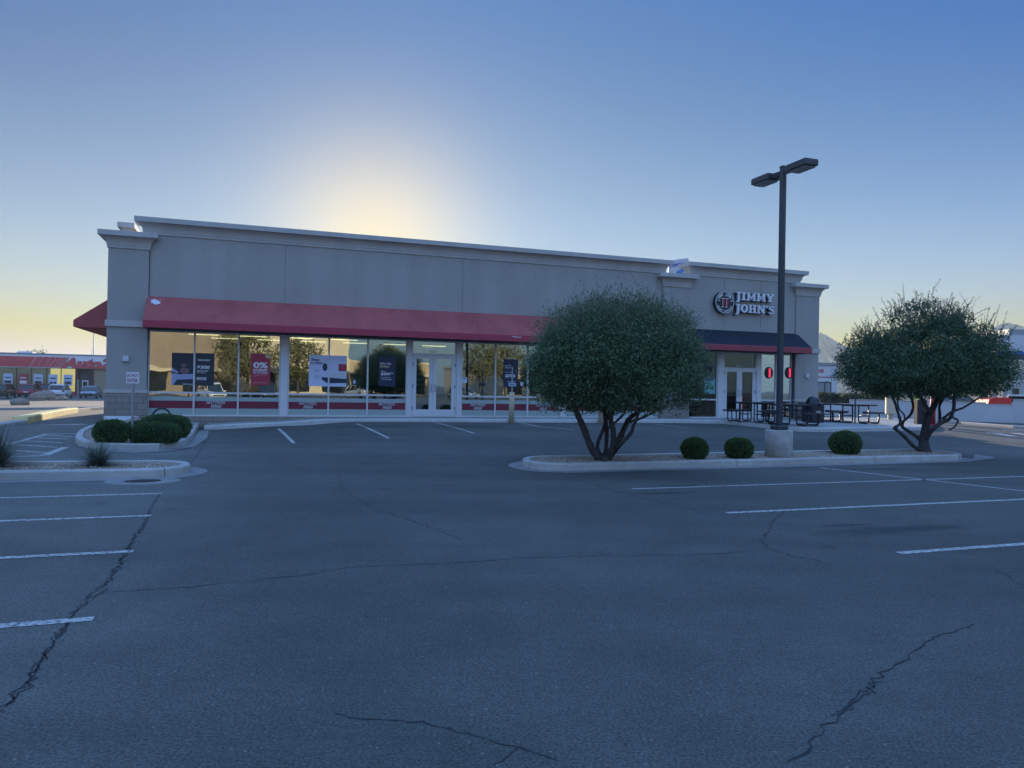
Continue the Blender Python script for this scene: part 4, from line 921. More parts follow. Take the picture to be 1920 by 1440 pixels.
mb.tube([P2(1733, 853), P2(1733, 845), P2(1733, 835)], [.2, .165, .13], 10)
mb.build('trunk', BARK, T2)
s2 = (Vector(P2(1833, 672))-Vector(P2(1733, 672))).length/100; parts = []
for (px, py, rx, rz, n, dy) in ((1652, 692, 78, 50, 23000, 0), (1745, 675, 95, 68, 32000, .1), (1832, 688, 66, 56, 17500, -.1), (1735, 702, 140, 44, 22000, 0)):
    c = np.array(P2(px, py, dy)); parts.append(crown_pts(c, (rx*s2, min(rx, 90)*s2, rz*s2), n, 2.3, .5, 170, .11))
for (px, py, rx, rz, n) in ((1640, 640, 45, 22, 1500), (1730, 600, 60, 35, 2800), (1790, 605, 35, 30, 1100), (1850, 635, 35, 22, 900)):
    c = np.array(P2(px, py)); parts.append(crown_pts(c, (rx*s2, rx*s2, rz*s2), n, 2, .2, 60, .09))
A = np.concatenate(parts); zc = P2(1733, 744)[2]; A = A[A[:, 2] > zc-RNG.uniform(0, .12, len(A))]
topm = np.concatenate(parts[4:]+[parts[0][parts[0][:, 2] > P2(1650, 655)[2]], parts[1][parts[1][:, 2] > P2(1745, 618)[2]], parts[2][parts[2][:, 2] > P2(1835, 640)[2]]])
SP, SD, TW = sprigs(topm, 520, .42, .42, 24)
Lv = np.concatenate([leaves(A, .070, .026, .15), leaves(SP, .05, .014, 0, SD)]); quads('crown', Lv, LEAF2, T2)
mb = MB()
for t in TW: mb.tube(t, [.008, .006, .005, .002], 3)
mb.build('twigs', TWIG, T2)
# --- clipped shrubs
def shrub(px, py, wpx, hpx, lab, group, ex=2.3, sy=1.0, n=7000, dz=.10):
    b = G(px, py, dz); s = b.y/F; rx, rz = wpx/2*s, hpx/2*s; o = empty('clipped_shrub', b, 0, lab, 'shrub', group)
    c = np.array((0, 0, rz*.97)); d = RNG.normal(size=(n, 3)); d /= np.linalg.norm(d, axis=1)[:, None]; k = (np.abs(d)**ex).sum(1)**(-1/ex)
    lump = 1+.04*np.sin(d[:, 0]*7+px)*np.cos(d[:, 2]*6)+.02*np.sin(d[:, 0]*19+d[:, 1]*13+px)+np.abs(RNG.normal(size=n))*.035
    rad = np.array((rx, rx*sy, rz)); p = d*(k*lump)[:, None]*rad; out = d*rad/np.linalg.norm(d*rad, axis=1)[:, None]
    p = p-out*.02; keep = p[:, 2] > -rz*.93
    Lq = leaves(p[keep]+c, .034, .018, .1, out[keep]*.9); ob = quads('foliage', Lq, SHRUBM, o)
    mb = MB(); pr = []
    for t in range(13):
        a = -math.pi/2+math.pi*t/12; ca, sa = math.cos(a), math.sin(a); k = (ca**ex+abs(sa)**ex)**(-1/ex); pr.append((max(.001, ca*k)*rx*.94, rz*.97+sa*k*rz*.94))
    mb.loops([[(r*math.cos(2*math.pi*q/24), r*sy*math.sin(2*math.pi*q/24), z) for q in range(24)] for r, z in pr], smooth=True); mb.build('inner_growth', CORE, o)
    mb = MB(); mb.cyl(0, 0, -.05, rz*.4, .03, n=8); mb.build('stem', BARK, o); return o
g1 = 'clipped ball shrubs in the island'
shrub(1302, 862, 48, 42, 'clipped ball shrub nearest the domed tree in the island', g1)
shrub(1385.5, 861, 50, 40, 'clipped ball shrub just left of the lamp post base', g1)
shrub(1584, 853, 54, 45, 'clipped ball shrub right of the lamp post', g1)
g2 = 'clipped shrubs at the building corner'
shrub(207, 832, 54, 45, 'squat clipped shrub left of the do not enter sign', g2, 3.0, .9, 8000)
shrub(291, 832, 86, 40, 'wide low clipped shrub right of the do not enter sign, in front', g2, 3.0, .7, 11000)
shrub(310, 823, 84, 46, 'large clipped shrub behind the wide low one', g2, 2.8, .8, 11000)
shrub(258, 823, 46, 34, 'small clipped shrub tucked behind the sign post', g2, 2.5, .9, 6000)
# --- spiky plants
SPK = mat_leaf('yucca_blades', (.05, .075, .055), (.17, .20, .16), .5, .1)
def spiky(px, py, h, n, lab):
    b = G(px, py, .1); o = empty('spiky_plant', b, 0, lab, 'plant', 'spiky desert plants in the left island'); Q = []
    for _ in range(n):
        a = random.random()*6.283; el = random.uniform(.15, 1.45); L = h*random.uniform(.65, 1.1)*(1.15-.25*el/1.5); w_ = .009
        hx, hy = math.cos(a), math.sin(a); prev = None; sx, sy = -hy, hx; bx, by = hx*.05*random.random(), hy*.05*random.random()
        for t in range(5):
            f = t/4; r = math.cos(el)*L*f*(1+.25*f); z = math.sin(el)*L*f-.18*L*f*f*math.cos(el); ww = w_*(1-f*.9)
            cur = (np.array((bx+hx*r-sx*ww, by+hy*r-sy*ww, z)), np.array((bx+hx*r+sx*ww, by+hy*r+sy*ww, z)))
            if prev: Q.append([prev[0], prev[1], cur[1], cur[0]])
            prev = cur
    quads('blades', np.array(Q), SPK, o)
    mb = MB(); mb.lathe([(.02, -.05), (.10, 0), (.07, .08), (.01, .12)], n=10); mb.build('stem', BARK, o)
spiky(183, 876, .50, 420, 'low spiky blue-green plant near the rounded tip of the left island')
spiky(-8, 877, .78, 520, 'tall spiky plant cut off by the left edge of the picture')

# ================================================================ STREET FURNITURE
# lamp post
lb = G(1460, 859, .10); L = empty('lamp_post', (lb.x, lb.y, lb.z-.03), TH, 'dark square parking lot lamp post with two box heads on a round concrete base', 'lamp post')
zc = at_Y(1460, 806, lb.y).z-lb.z+.03; mb = MB(); mb.lathe([(.30, -.1), (.298, zc-.02), (.285, zc)], n=36); mb.build('concrete_base', M('cast_concrete', (.44, .43, .41), .9, noise=[(2, .14), (9, .12), (45, .08)], bump=(25, .6)), L)
zt_ = at_Y(1468, 314, lb.y).z-lb.z+.03
mb = MB(); mb.rbox(-.145, .145, -.145, .145, zc, zc+.10, .015); mb.build('base_cover', DARKP, L)
mb = MB(); mb.rbox(-.058, .058, -.058, .058, zc+.10, zt_, .012); mb.build('pole', DARKP, L)
mb = MB(); mb.rbox(-.062, .062, -.062, .062, zt_, zt_+.03, .006); mb.build('pole_cap', DARKP, L)
for s in (-1, 1):
    ya, yb = .30*s, .92*s; y0_, y1_ = min(ya, yb), max(ya, yb)
    mb = MB(); mb.rbox(-.18, .18, y0_, y1_, zt_-.19, zt_-.05, .012)
    mb.box(-.05, .05, min(.1*s, .3*s), max(.1*s, .3*s), zt_-.17, zt_-.07); hd = mb.build('lamp_head', DARKP, L)
    mb = MB(); mb.rbox(-.145, .145, y0_+.05, y1_-.05, zt_-.225, zt_-.201, .008); mb.build('lens', M('lamp_diffuser', (.28, .30, .33), .25), hd)
# do not enter sign
b = G(247.5, 832, .10); o = empty('road_sign', b, 0, 'white DO NOT ENTER sign on a thin grey post among the clipped shrubs', 'sign')
Z = lambda py: at_Y(250, py, b.y).z-b.z
mb = MB(); mb.box(-.022, .022, -.02, .02, -.1, Z(700)); mb.build('post', STEEL, o)
hw = 12*b.y/F; mb = MB(); mb.rbox(-hw, hw, -.028, -.022, Z(719), Z(698), .002); sg = mb.build('sign_plate', M('sign_white', (.75, .72, .76), .5), o)
mb = MB(); text(mb, 'DO NOT', -hw*.85, hw*.85, Z(707), Z(701), -.031, .0); text(mb, 'ENTER', -hw*.8, hw*.8, Z(716.5), Z(710), -.031, .0); mb.build('lettering', M('dark_red_letter', (.22, .02, .07), .5), sg)
# bike loop
b = Vector((*fromB(U(309, 770), .9), .2)); o = empty('bike_rack', b, TH, 'black arched bike rack loop standing behind the clipped shrubs', 'bike rack'); zz = at_Y(309, 766, b.y).z-b.z; r_ = 15*b.y/F
mb = MB(); mb.tube([(-r_, 0, 0)]+[(-r_*math.cos(k*math.pi/14), 0, zz-r_+r_*math.sin(k*math.pi/14)) for k in range(15)]+[(r_, 0, 0)], .03, 10); mb.build('loop', BLACK, o)
for s in (-1, 1): mb = MB(); mb.cyl(s*r_, 0, 0, .02, .06, n=14); mb.build('foot_plate', BLACK, o)
# bollard signs
def bollard(px, py, lab, hidden=False):
    bx_, by_ = fromB(U(px, 780, 1.72), 1.72); b = Vector((bx_, by_, gz(bx_, by_))); o = empty('bollard_sign', b, TH, lab, 'bollard', 'cream bollards carrying parking sign posts')
    Z = lambda q: at_Y(px, q, b.y).z-b.z
    mb = MB(); mb.lathe([(.10, -.05), (.10, Z(736.5)), (.09, Z(735.5))], n=20); mb.build('bollard', CREAM, o)
    mb = MB(); mb.box(-.022, .022, -.022, .022, Z(735.5), Z(689)); mb.build('sign_post', STEEL, o)
    mb = MB(); mb.rbox(-.14, .14, -.032, -.026, Z(724), Z(718), .002); sp = mb.build('sign_plate', M('pale_blue_sign', (.50, .58, .70), .5), o)
    mb = MB(); text(mb, 'VAN ONLY', -.11, .11, Z(722.5), Z(719.5), -.035, .02); mb.build('lettering', NAVYP, sp)
bollard(959, 789.5, 'cream round bollard with grey sign post in front of the navy $700 poster'); bollard(1127, 790, 'cream round bollard with sign post partly hidden behind the domed tree trunks')
# picnic tables
TBL = M('black_coated_metal', (.012, .014, .022), .4)
def picnic():
    o = empty('picnic_table', (0, 0, 0)); a = .58
    mb = MB(); mb.rbox(-a, a, -a, a, .71, .765, .012); mb.build('table_top', TBL, o)
    for k in range(4):
        ang = k*math.pi/2; c, s = math.cos(ang), math.sin(ang)
        def rt(p): return (p[0]*c-p[1]*s, p[0]*s+p[1]*c, p[2])
        mb = MB(); mb.rbox(-.45, .45, .80, 1.06, .41, .462, .012); mb.v = [rt(v) for v in mb.v]; mb.build('seat', TBL, o)
        mb = MB()
        for x in (-.26, .26):
            pts = [(x, .42, .72), (x, .42, .12), (x, .455, .045), (x, .53, .025), (x, .84, .025), (x, .915, .045), (x, .95, .12), (x, .95, .42)]
            mb.tube([rt(p) for p in pts], .024, 8)
        mb.tube([rt((-.26, .42, .30)), rt((.26, .42, .30))], .016, 6); mb.tube([rt((-.26, .42, .70)), rt((.26, .42, .70))], .016, 6)
        mb.build('leg_frame', TBL, o)
    return o
pt = picnic(); spots = [(1411, 791, 20, 'black picnic table in front of the right-hand glass doors, left of the lamp post'), (1487, 797, 24, 'black picnic table directly behind and right of the lamp post'), (1534, 789.5, 22, 'black picnic table beside the domed litter bin, farthest from the car park'), (1604, 793, 20, 'black picnic table at the open right end of the patio')]
for i, (px, py, a, lab) in enumerate(spots):
    o = pt if i == 0 else copy_tree(pt); p = G(px, py, .13); o.location = (p.x, p.y, p.z); o.rotation_euler.z = R(a); tag(o, lab, 'table', 'black picnic tables on the patio')
# litter bin
b = G(1524, 791.5, .14); o = empty('litter_bin', b, TH, 'black litter bin with a shiny domed lid at the right corner of the building', 'bin')
mb = MB(); mb.rbox(-.31, .31, -.31, .31, 0, .70, .03); mb.build('body', TBL, o)
mb = MB(); mb.lathe([(.30, .70), (.36, .71), (.36, .75), (.30, .76)]+[(.29*math.cos(t*math.pi/16), .76+.27*math.sin(t*math.pi/16)) for t in range(8)]+[(.01, 1.03)], n=28); lid = mb.build('lid', M('glossy_black', (.01, .012, .018), .15), o)
mb = MB(); mb.box(-.12, .12, -.315, -.311, .3, .46); mb.build('notice_plate', STEEL, o)
# kiosk things right
b = G(1669, 794.5, .0); o = empty('speaker_pedestal', b, R(-20), 'cream box on a post lit by the sun at the edge of the patio', 'pedestal')
Z = lambda q: at_Y(1669, q, b.y).z-b.z; s = b.y/F
mb = MB(); mb.rbox(-4*s, 4*s, -.12, .12, 0, Z(776), .01); mb.build('post', CREAM, o); mb = MB(); mb.rbox(-8*s, 8*s, -.25, .25, Z(776), Z(744), .015); mb.build('cabinet', CREAM, o); mb = MB(); mb.box(-9*s, 9*s, -.2, .2, 0, .03); mb.build('base_plate', DARKP, o)
b = G(1726, 797, .1); o = empty('menu_board', b, R(5), 'plain black upright board behind the trunks of the looser tree', 'board'); s = b.y/F; Z = lambda q: at_Y(1726, q, b.y).z-b.z
mb = MB(); mb.rbox(-10*s, 9*s, -.12, .12, 0, Z(750), .015); mb.build('panel', BLACK, o); mb = MB(); mb.box(-10*s, 9*s, -.13, .13, Z(750), Z(749)); mb.build('top_trim', STEEL, o)
b = G(1749, 798, .05); o = empty('red_post', b, 0, 'red rounded post behind the trunks of the looser tree', 'post'); s = b.y/F; Z = lambda q: at_Y(1749, q, b.y).z-b.z
mb = MB(); mb.lathe([(.10, 0), (.10, Z(770)), (.13, Z(765)), (.10, Z(746)), (.03, Z(743))], n=18); mb.build('shaft', M('red_paint', (.42, .03, .05), .5), o); mb = MB(); mb.cyl(0, 0, 0, .06, .14); mb.build('base', M('red_paint', (0, 0, 0)), o)
b = at_Y(1719, 749, G(1726, 797).y+6); o = empty('yellow_sign', (b.x, b.y, gz(b.x, b.y)), 0, 'small lime yellow sign just above the black board', 'sign'); zt_ = b.z-gz(b.x, b.y)
mb = MB(); mb.box(-.03, .03, -.03, .03, 0, zt_-.2); mb.build('post', STEEL, o); mb = MB(); mb.rbox(-.18, .18, -.045, -.031, zt_-.25, zt_+.35, .01); mb.build('sign_plate', M('lime_plate', (.5, .62, .06), .5), o)
b = G(1603, 795, .1); o = empty('sign_post', b, 0, 'thin dark upright pole behind the rightmost picnic table', 'pole'); mb = MB(); mb.box(-.02, .02, -.02, .02, 0, at_Y(1603, 737, b.y).z-b.z); mb.build('pole', DARKP, o); mb = MB(); mb.cyl(0, 0, 0, .015, .07); mb.build('foot_plate', DARKP, o)

# ================================================================ RIGHT BACKGROUND
def yd(px, Y): d = ray(px, 740); return d.x*Y/d.y
def far(px, py, Y): return at_Y(px, py, Y)
# low white wall running away to the right
def lowwall(pa, pb, top_a, lab, th=.25):
    A, Bq = G(*pa), G(*pb); zt_ = at_Y(pa[0], top_a, A.y).z; d = Bq-A; d.z = 0; L = d.length; ang = math.atan2(d.y, d.x)
    o = empty('low_wall', (A.x, A.y, gz(A.x, A.y)), ang, lab, 'wall'); z0 = o.location.z
    mb = MB(); mb.box(0, L, 0, th, -.4, zt_-z0-.06); mb.build('wall_body', WHITEB, o)
    mb = MB(); mb.box(0, L, -.02, th+.02, zt_-z0-.06, zt_-z0); mb.build('coping', TRIM, o); return o, L, ang
lowwall((1592, 781), (1846, 791), 748.5, 'long low white wall behind the picnic tables and the looser tree')
lowwall((1899, 793), (2100, 803), 748, 'taller end piece of the low white wall at the right edge')
lowwall((1846, 791), (1899, 793), 757, 'lowered section of the white wall with the red car behind it')
lowwall((1500, 779), (1592, 781), 755, 'lower grey-white wall just right of the litter bin')
kerb('kerb', [(p.x, p.y) for p in [G(1640, 788), G(1700, 789), (G(1800, 795)), G(1900, 803), G(2050, 815)]], h=.12)
for a, b in (((1880, 806), (1990, 812)), ((1870, 813), (1900, 818)), ((1900, 812), (1935, 817)), ((1850, 811), (1880, 813))): line(a, b, .35)
HEDGE = mat_leaf('hedge_leaves', (.06, .07, .045), (.16, .17, .11))
def hedge(px0, px1, py, Y, lab):
    x0, x1 = yd(px0, Y), yd(px1, Y); zt_ = at_Y(px0, py, Y).z; zg = gz((x0+x1)/2, Y); o = empty('hedge', ((x0+x1)/2, Y, zg), 0, lab, 'hedge', 'clipped hedges behind the low wall')
    P = crown_pts((0, 0, (zt_-zg)/2), ((x1-x0)/2, .6, (zt_-zg)/2), 6000, 5, .8, 200, .06); quads('foliage', leaves(P, .07, .04), HEDGE, o)
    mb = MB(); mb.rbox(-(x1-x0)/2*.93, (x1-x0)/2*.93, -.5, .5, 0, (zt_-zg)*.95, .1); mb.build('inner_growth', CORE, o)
hedge(1531, 1551, 735, 52, 'pale clipped hedge closest to the building corner'); hedge(1550, 1572, 736, 53, 'darker clipped hedge in the middle'); hedge(1577, 1606, 738, 50, 'clipped hedge right of the gap in front of the white wall')
# white building with red stripe
def flat_building(name, px0, px1, pyt, Y, depth, lab, parts=None, cat='building', mat=WHITEB):
    x0, x1 = yd(px0, Y), yd(px1, Y); zg = gz((x0+x1)/2, Y)-.2; zt_ = at_Y((px0+px1)/2, pyt, Y).z
    o = empty(name, (x0, Y, zg), 0, lab, cat); mb = MB(); mb.box(0, x1-x0, 0, depth, 0, zt_-zg); mb.build('wall', mat, o)
    mb = MB(); mb.box(-.1, x1-x0+.1, -.1, depth+.1, zt_-zg, zt_-zg+.2); mb.build('roof_edge', STEEL, o); return o, x0, zg, Y
REDST = M('red_stripe', (.5, .05, .12), .6)
o, x0, zg, Y = flat_building('service_building', 1512, 1569, 684.5, 62, 14, 'white building with a red stripe and dark framed window behind the right corner')
X = lambda px: yd(px, 62)-x0
Zq = lambda py: at_Y(1550, py, 62).z-zg
mb = MB(); mb.box(0, X(1569), -.02, 0, Zq(708), Zq(706.3)); mb.build('stripe', REDST, o)
mb = MB(); mb.box(X(1530), X(1558), -.06, -.001, Zq(742), Zq(716)); fr = mb.build('window_frame', BLACK, o)
for a, b in ((1532, 1544.5), (1546.5, 1556)): mb = MB(); mb.box(X(a), X(b), -.08, -.061, Zq(741), Zq(718)); mb.build('pane', M('far_glass', (.25, .3, .33), .1), fr)
mb = MB(); text(mb, 'SERVICE', X(1511), X(1543.5), Zq(698.5), Zq(692.5), -.03, .03, 0, .03); mb.build('lettering', REDL, o)
# gas canopy
Yc = 60; o = empty('fuel_canopy', (yd(1900, Yc), Yc, gz(yd(1900, Yc), Yc)), 0, 'white fuel station canopy with a blue stripe at the right edge', 'canopy'); zg = o.location.z
Zq = lambda py: at_Y(1905, py, Yc).z-zg; XX = lambda px: yd(px, Yc)-o.location.x
BLUE = M('blue_stripe', (.03, .09, .55), .5)
mb = MB(); mb.box(XX(1872), XX(2080), 0, 9, Zq(659), Zq(628)); mb.build('fascia', WHITEB, o); mb = MB(); mb.box(XX(1872)-.03, XX(2080), -.05, 9, Zq(664), Zq(659)); mb.build('stripe', BLUE, o)
mb = MB(); mb.box(XX(1895), XX(2080), .3, 8.5, Zq(628), Zq(617)); mb.build('roof_box', STEEL, o)
for px in (1911, 2010): mb = MB(); mb.rbox(XX(px)-.17, XX(px)+.17, 3, 3.35, 0, Zq(664), .02); mb.build('column', TRIM, o)
o, x0, zg, Y = flat_building('kiosk_building', 1880, 2050, 700, 85, 10, 'pale low building under the fuel canopy', mat=TRIM)
mb = MB()
for px in (1898, 1925): mb.box(yd(px, 85)-x0, yd(px+12, 85)-x0, -.05, 0, .8, 2.6)
mb.build('window', CARGL, o)
# fuel brand sign tower seen above the roof
Ys = 66; ang = R(-48); p = far(1252.5, 500, Ys); o = empty('fuel_sign', (p.x, p.y, gz(p.x, p.y)), ang, 'white fuel brand sign on a tall post showing above the roof gap', 'sign'); zg = o.location.z
zt_ = far(1252.5, 488.5, Ys).z-zg; hgt = 2.0
mb = MB(); mb.rbox(0, 1.9, 0, .4, zt_-hgt, zt_, .04); pan = mb.build('sign_panel', M('sign_panel_white', (.62, .64, .72), .5), o)
mb = MB(); text(mb, 'Chevron', .12, 1.78, zt_-.62, zt_-.22, -.02, .01, 0, .02); mb.build('lettering', BLUE, pan)
mb = MB(); mb.prism([(.9, zt_-1.1), (1.7, zt_-.75), (1.7, zt_-1.15), (.9, zt_-1.5)], -.03, 0); mb.prism([(.9, zt_-1.6), (1.7, zt_-1.25), (1.7, zt_-1.5), (.9, zt_-1.85)], -.032, 0); mb.build('emblem', M('sky_blue_print', (.08, .25, .6), .5), pan)
for x in (.3, 1.6): mb = MB(); mb.box(x-.12, x+.12, .05, .35, 0, zt_-hgt); mb.build('sign_post', WHITEB, o)
# ================================================================ CARS
def car_proto(name, paint, kind='suv'):
    o = empty(name, (0, 0, 0)); Lh, Wh = (2.2, .90); suv = kind == 'suv'; H = 1.62 if suv else 1.44
    def sec(x, w_, zb_, zs, zt_):
        return [(x, -w_*.90, zb_), (x, -w_, zb_+.15), (x, -w_*1.0, zs-.12), (x, -w_*.95, zs), (x, -w_*.80, zt_), (x, w_*.80, zt_), (x, w_*.95, zs), (x, w_, zs-.12), (x, w_, zb_+.15), (x, w_*.90, zb_)]
    nose = .72 if suv else .66; deck = .98 if suv else .92
    st = [(-Lh, .78, .38, .62, .70), (-Lh+.08, .86, .28, deck-.1, deck-.04), (-Lh+.4, .90, .24, deck-.06, deck+.0), (-1.0, .91, .22, .92, .97), (0, .91, .22, .92, .97), (.9, .91, .22, .90, .96), (1.5, .89, .24, nose+.1, nose+.18), (2.0, .85, .26, nose, nose+.08), (Lh, .72, .36, nose-.18, nose-.1)]
    mb = MB(); mb.loops([sec(*s) for s in st], smooth=True); mb.build('body', paint, o)
    def c(x, w0, w1, z0, z1): return [(x, -w0, z0), (x, -w1, z1), (x, w1, z1), (x, w0, z0)]
    xs = [(-2.0 if suv else -1.65, .80, .78, .94, .96), (-1.65 if suv else -1.0, .82, .66, .94, H-.10), (-1.2 if suv else -.6, .83, .66, .94, H-.02), (0, .83, .67, .94, H), (.45, .83, .66, .94, H-.03), (1.15, .82, .74, .94, .97)]
    mb = MB(); mb.loops([c(*s) for s in xs], smooth=False); mb.build('cabin_glass', CARGL, o)
    mb = MB(); rs = [(-1.72 if suv else -1.1, .66, H-.11), (-1.2 if suv else -.6, .67, H-.012), (0, .68, H+.012), (.45, .67, H-.02), (.6, .66, H-.09)]
    mb.loops([[(x, -w_, z-.03), (x, -w_+.05, z+.012), (x, w_-.05, z+.012), (x, w_, z-.03)] for x, w_, z in rs])
    for s in (-1, 1):
        for xa, xb in ((1.12, .5), (-.2, -.2), (-1.15, -1.15), ((-1.95 if suv else -1.6), (-1.66 if suv else -1.05))):
            mb.tube([(xa, s*.80, .95), (xb, s*.665, H-.05)], .035, 5)
    mb.build('roof', paint, o)
    for sx in (1.38, -1.36):
        for sy in (-1, 1):
            mb = MB(); n = 20; mb.loops([[(sx+r*math.cos(2*math.pi*k/n), y*sy, .33+r*math.sin(2*math.pi*k/n)) for k in range(n)] for r, y in ((.30, .74), (.33, .76), (.33, .91), (.30, .925))]); wh = mb.build('wheel', TYRE, o)
            mb = MB(); mb.loops([[(sx+r*math.cos(2*math.pi*k/n), y*sy, .33+r*math.sin(2*math.pi*k/n)) for k in range(n)] for r, y in ((.21, .926), (.20, .935))]); mb.build('rim', RIM, wh)
    for sy in (-1, 1):
        mb = MB(); mb.rbox(-Lh-.02, -Lh+.2, min(sy*.58, sy*.84), max(sy*.58, sy*.84), .80, .94, .02); mb.build('tail_light', M('tail_lens', (.35, .02, .02), .2), o)
        mb = MB(); mb.rbox(Lh-.22, Lh-.02, min(sy*.5, sy*.8), max(sy*.5, sy*.8), .60, .72, .02); mb.build('headlight', M('head_lens', (.7, .72, .75), .1), o)
        mb = MB(); mb.rbox(.75, .92, min(sy*.86, sy*1.04), max(sy*.86, sy*1.04), .96, 1.08, .02); mb.build('mirror', paint, o)
    mb = MB(); mb.box(-Lh-.025, -Lh+.1, -.8, .8, .28, .46); mb.build('bumper', BLACK, o)
    mb = MB(); mb.box(-Lh-.05, -Lh-.026, -.24, .24, .62, .74); mb.build('number_plate', WHITE, o)
    mb = MB(); mb.box(Lh-.06, Lh+.005, -.5, .5, .38, .56); mb.build('grille', BLACK, o)
    return o
def carpaint(n, c, met=.3): return M(n, c, .25, met, spec=.6)
CARS = {}
def car(kind, paint, px, py, Y, head, lab, group=None, xy=None):
    key = (kind, paint.name)
    o = car_proto('parked_car', paint, kind) if key not in CARS else copy_tree(CARS[key]); CARS.setdefault(key, o)
    x, y = xy if xy else (yd(px, Y), Y); o.location = (x, y, gz(x, y)); o.rotation_euler.z = head; tag(o, lab, 'car', group); return o
HV = math.atan2(UX, -UY)                                  # heading straight toward the far side
g3 = 'cars parked outside the auto parts store'
PB, PR_, PW, PS = carpaint('black_paint', (.015, .015, .018)), carpaint('red_car_paint', (.30, .02, .05)), carpaint('white_car_paint', (.62, .63, .66), 0), carpaint('silver_blue_paint', (.25, .28, .33), .5)
car('suv', PB, 6, 0, 82, HV, 'black sport utility car cut off at the left edge, outside the parts store', g3); car('suv', PR_, 58, 0, 88, HV, 'red hatchback with its tail toward us outside the parts store', g3)
car('suv', PW, 113, 0, 86, HV, 'white crossover behind the boulders outside the parts store', g3); car('sedan', PS, 171, 0, 90, HV+math.pi, 'silver blue sedan nose toward us near the corner of the grey building', g3)
car('suv', carpaint('maroon_paint', (.12, .02, .03)), 88, 0, 100, HV, 'maroon car half hidden between the red hatchback and the white crossover', g3)
p0, p1 = at_Y(1851, 745.5, 43), at_Y(1897, 745.5, 43); o = empty('red_car_top', (p0.x, 43, gz(p0.x, 43)), 0, 'bright red long low slab in place of a car top, showing over the lowered wall at the right', 'car stand-in')  # added slab standing in for the top of a red car
zz = p0.z-o.location.z; mb = MB(); mb.prism([(0, zz-.55), (.12, zz-.1), (.35, zz), (p1.x-p0.x-.1, zz+.03), (p1.x-p0.x, zz-.08), (p1.x-p0.x, zz-.55)], 0, 1.2); mb.build('box_body', M('bright_red_paint', (.62, .03, .03), .35), o)
for x in (.3, p1.x-p0.x-.3): mb = MB(); mb.rbox(x-.08, x+.08, .1, 1.1, 0, zz-.55, .01); mb.build('leg', BLACK, o)
car('sedan', PS, 1794, 0, 60, R(20), 'silver sedan parked beyond the long white wall'); car('suv', PW, 1905, 0, 70, R(60), 'white car under the fuel canopy')
# ================================================================ PARTS STORE (left background)
TH2 = TH; YA = 100.0; PA = Vector((yd(100, YA), YA, 0)); ZA_ = gz(PA.x, PA.y)-.05
def onA(px, py, off=0):
    d = ray(px, py); n = Vector((-UY, UX, 0)); t = (PA.dot(n)-off)/d.dot(n); x, y = d.x*t-PA.x, d.y*t-PA.y; return x*UX+y*UY, EYE+d.z*t-ZA_
Ua = lambda px: onA(px, 720)[0]; Za = lambda py, px=100: onA(px, py)[1]
A_ = empty('parts_store', (PA.x, PA.y, ZA_), TH, 'long low auto parts store with a white fascia, red band and red lettering', 'building')
PREFAB = M('store_white', (.82, .83, .86), .7)
a, b = Ua(-260), Ua(420)
mb = MB(); mb.box(a, b, .0, 24, Za(690), Za(665)); mb.build('fascia', PREFAB, A_)
mb = MB(); mb.box(a-.05, b+.05, -.1, 24.1, Za(665), Za(665)+.12); mb.build('roof_edge', M('store_edge', (.2, .22, .3), .6), A_)
REDB = M('store_red', (.66, .08, .10), .6)
def slant(p0, p1, sk=.55): z0, z1 = Za(688.5), Za(669.5); return [(p0, z0), (p1, z0), (p1+sk*(z1-z0), z1), (p0+sk*(z1-z0), z1)]
mb = MB(); mb.prism(slant(a, Ua(54)), -.08, -.001); mb.build('red_band', REDB, A_)
mb = MB(); x = Ua(54)+.12
for wd in (.75, .68, .58, .42, .28, .2, .14, .1): mb.prism(slant(x, x+wd), -.08, -.001); x += wd+.09
mb.build('stripes', REDB, A_)
xa = Ua(114); xb = Ua(262); mb = MB(); text(mb, 'AutoZone', xa, xb, Za(690), Za(670), -.12, .05, .35, .1); mb.build('lettering', REDB, A_)
mb = MB(); mb2 = MB(); mb2.f, mb2.m, mb2.sm = mb.f, mb.m, mb.sm
mb = MB(); text(mb, 'AutoZone', xa-.06, xb-.06, Za(690)-.07, Za(670)-.07, -.03, .07, .35, .04); mb.build('letter_outline', M('store_edge', (0, 0, 0)), A_)
BRK = mat_brick('sunny_brick', (.42, .33, .22), (.36, .28, .2), (.25, .2, .15), .6, .3, .03)
dk = M('store_dark', (.07, .05, .06), .7); zs = Za(690)
mb = MB(); mb.box(a, Ua(140), .4, .7, -.3, .55); mb.build('base_wall', REDB, A_)
mb = MB(); mb.box(Ua(140), Ua(176), .6, .9, -.3, zs); mb.build('entrance_wall', dk, A_); mb = MB(); mb.box(Ua(140), Ua(145), .2, .6, -.3, zs); mb.box(Ua(172), Ua(176), .2, .6, -.3, zs); mb.build('entrance_posts', M('store_maroon', (.16, .05, .06), .7), A_)
mb = MB(); mb.box(Ua(176), b, .2, .6, -.3, zs); mb.build('block_wall', BRK, A_)
mb = MB(); mb.box(Ua(152), Ua(164), .52, .599, 0, 2.2); dd = mb.build('door', FRAMEM, A_); mb = MB(); mb.box(Ua(154), Ua(162), .50, .519, .4, 2.0); mb.build('pane', CARGL, dd)
mb = MB(); mb.box(Ua(144), Ua(147), .2, .58, 0, 2.3); mb.build('entrance_rail', STEEL, A_)
pxs = [-160, -100, -40, 28, 56, 85, 112, 140]
YELL = M('lit_interior', (.6, .5, .2), .8, emit=((1, .78, .28), .45)); OLIV = M('dim_interior', (.20, .19, .12), .8, emit=((.5, .45, .25), .04))
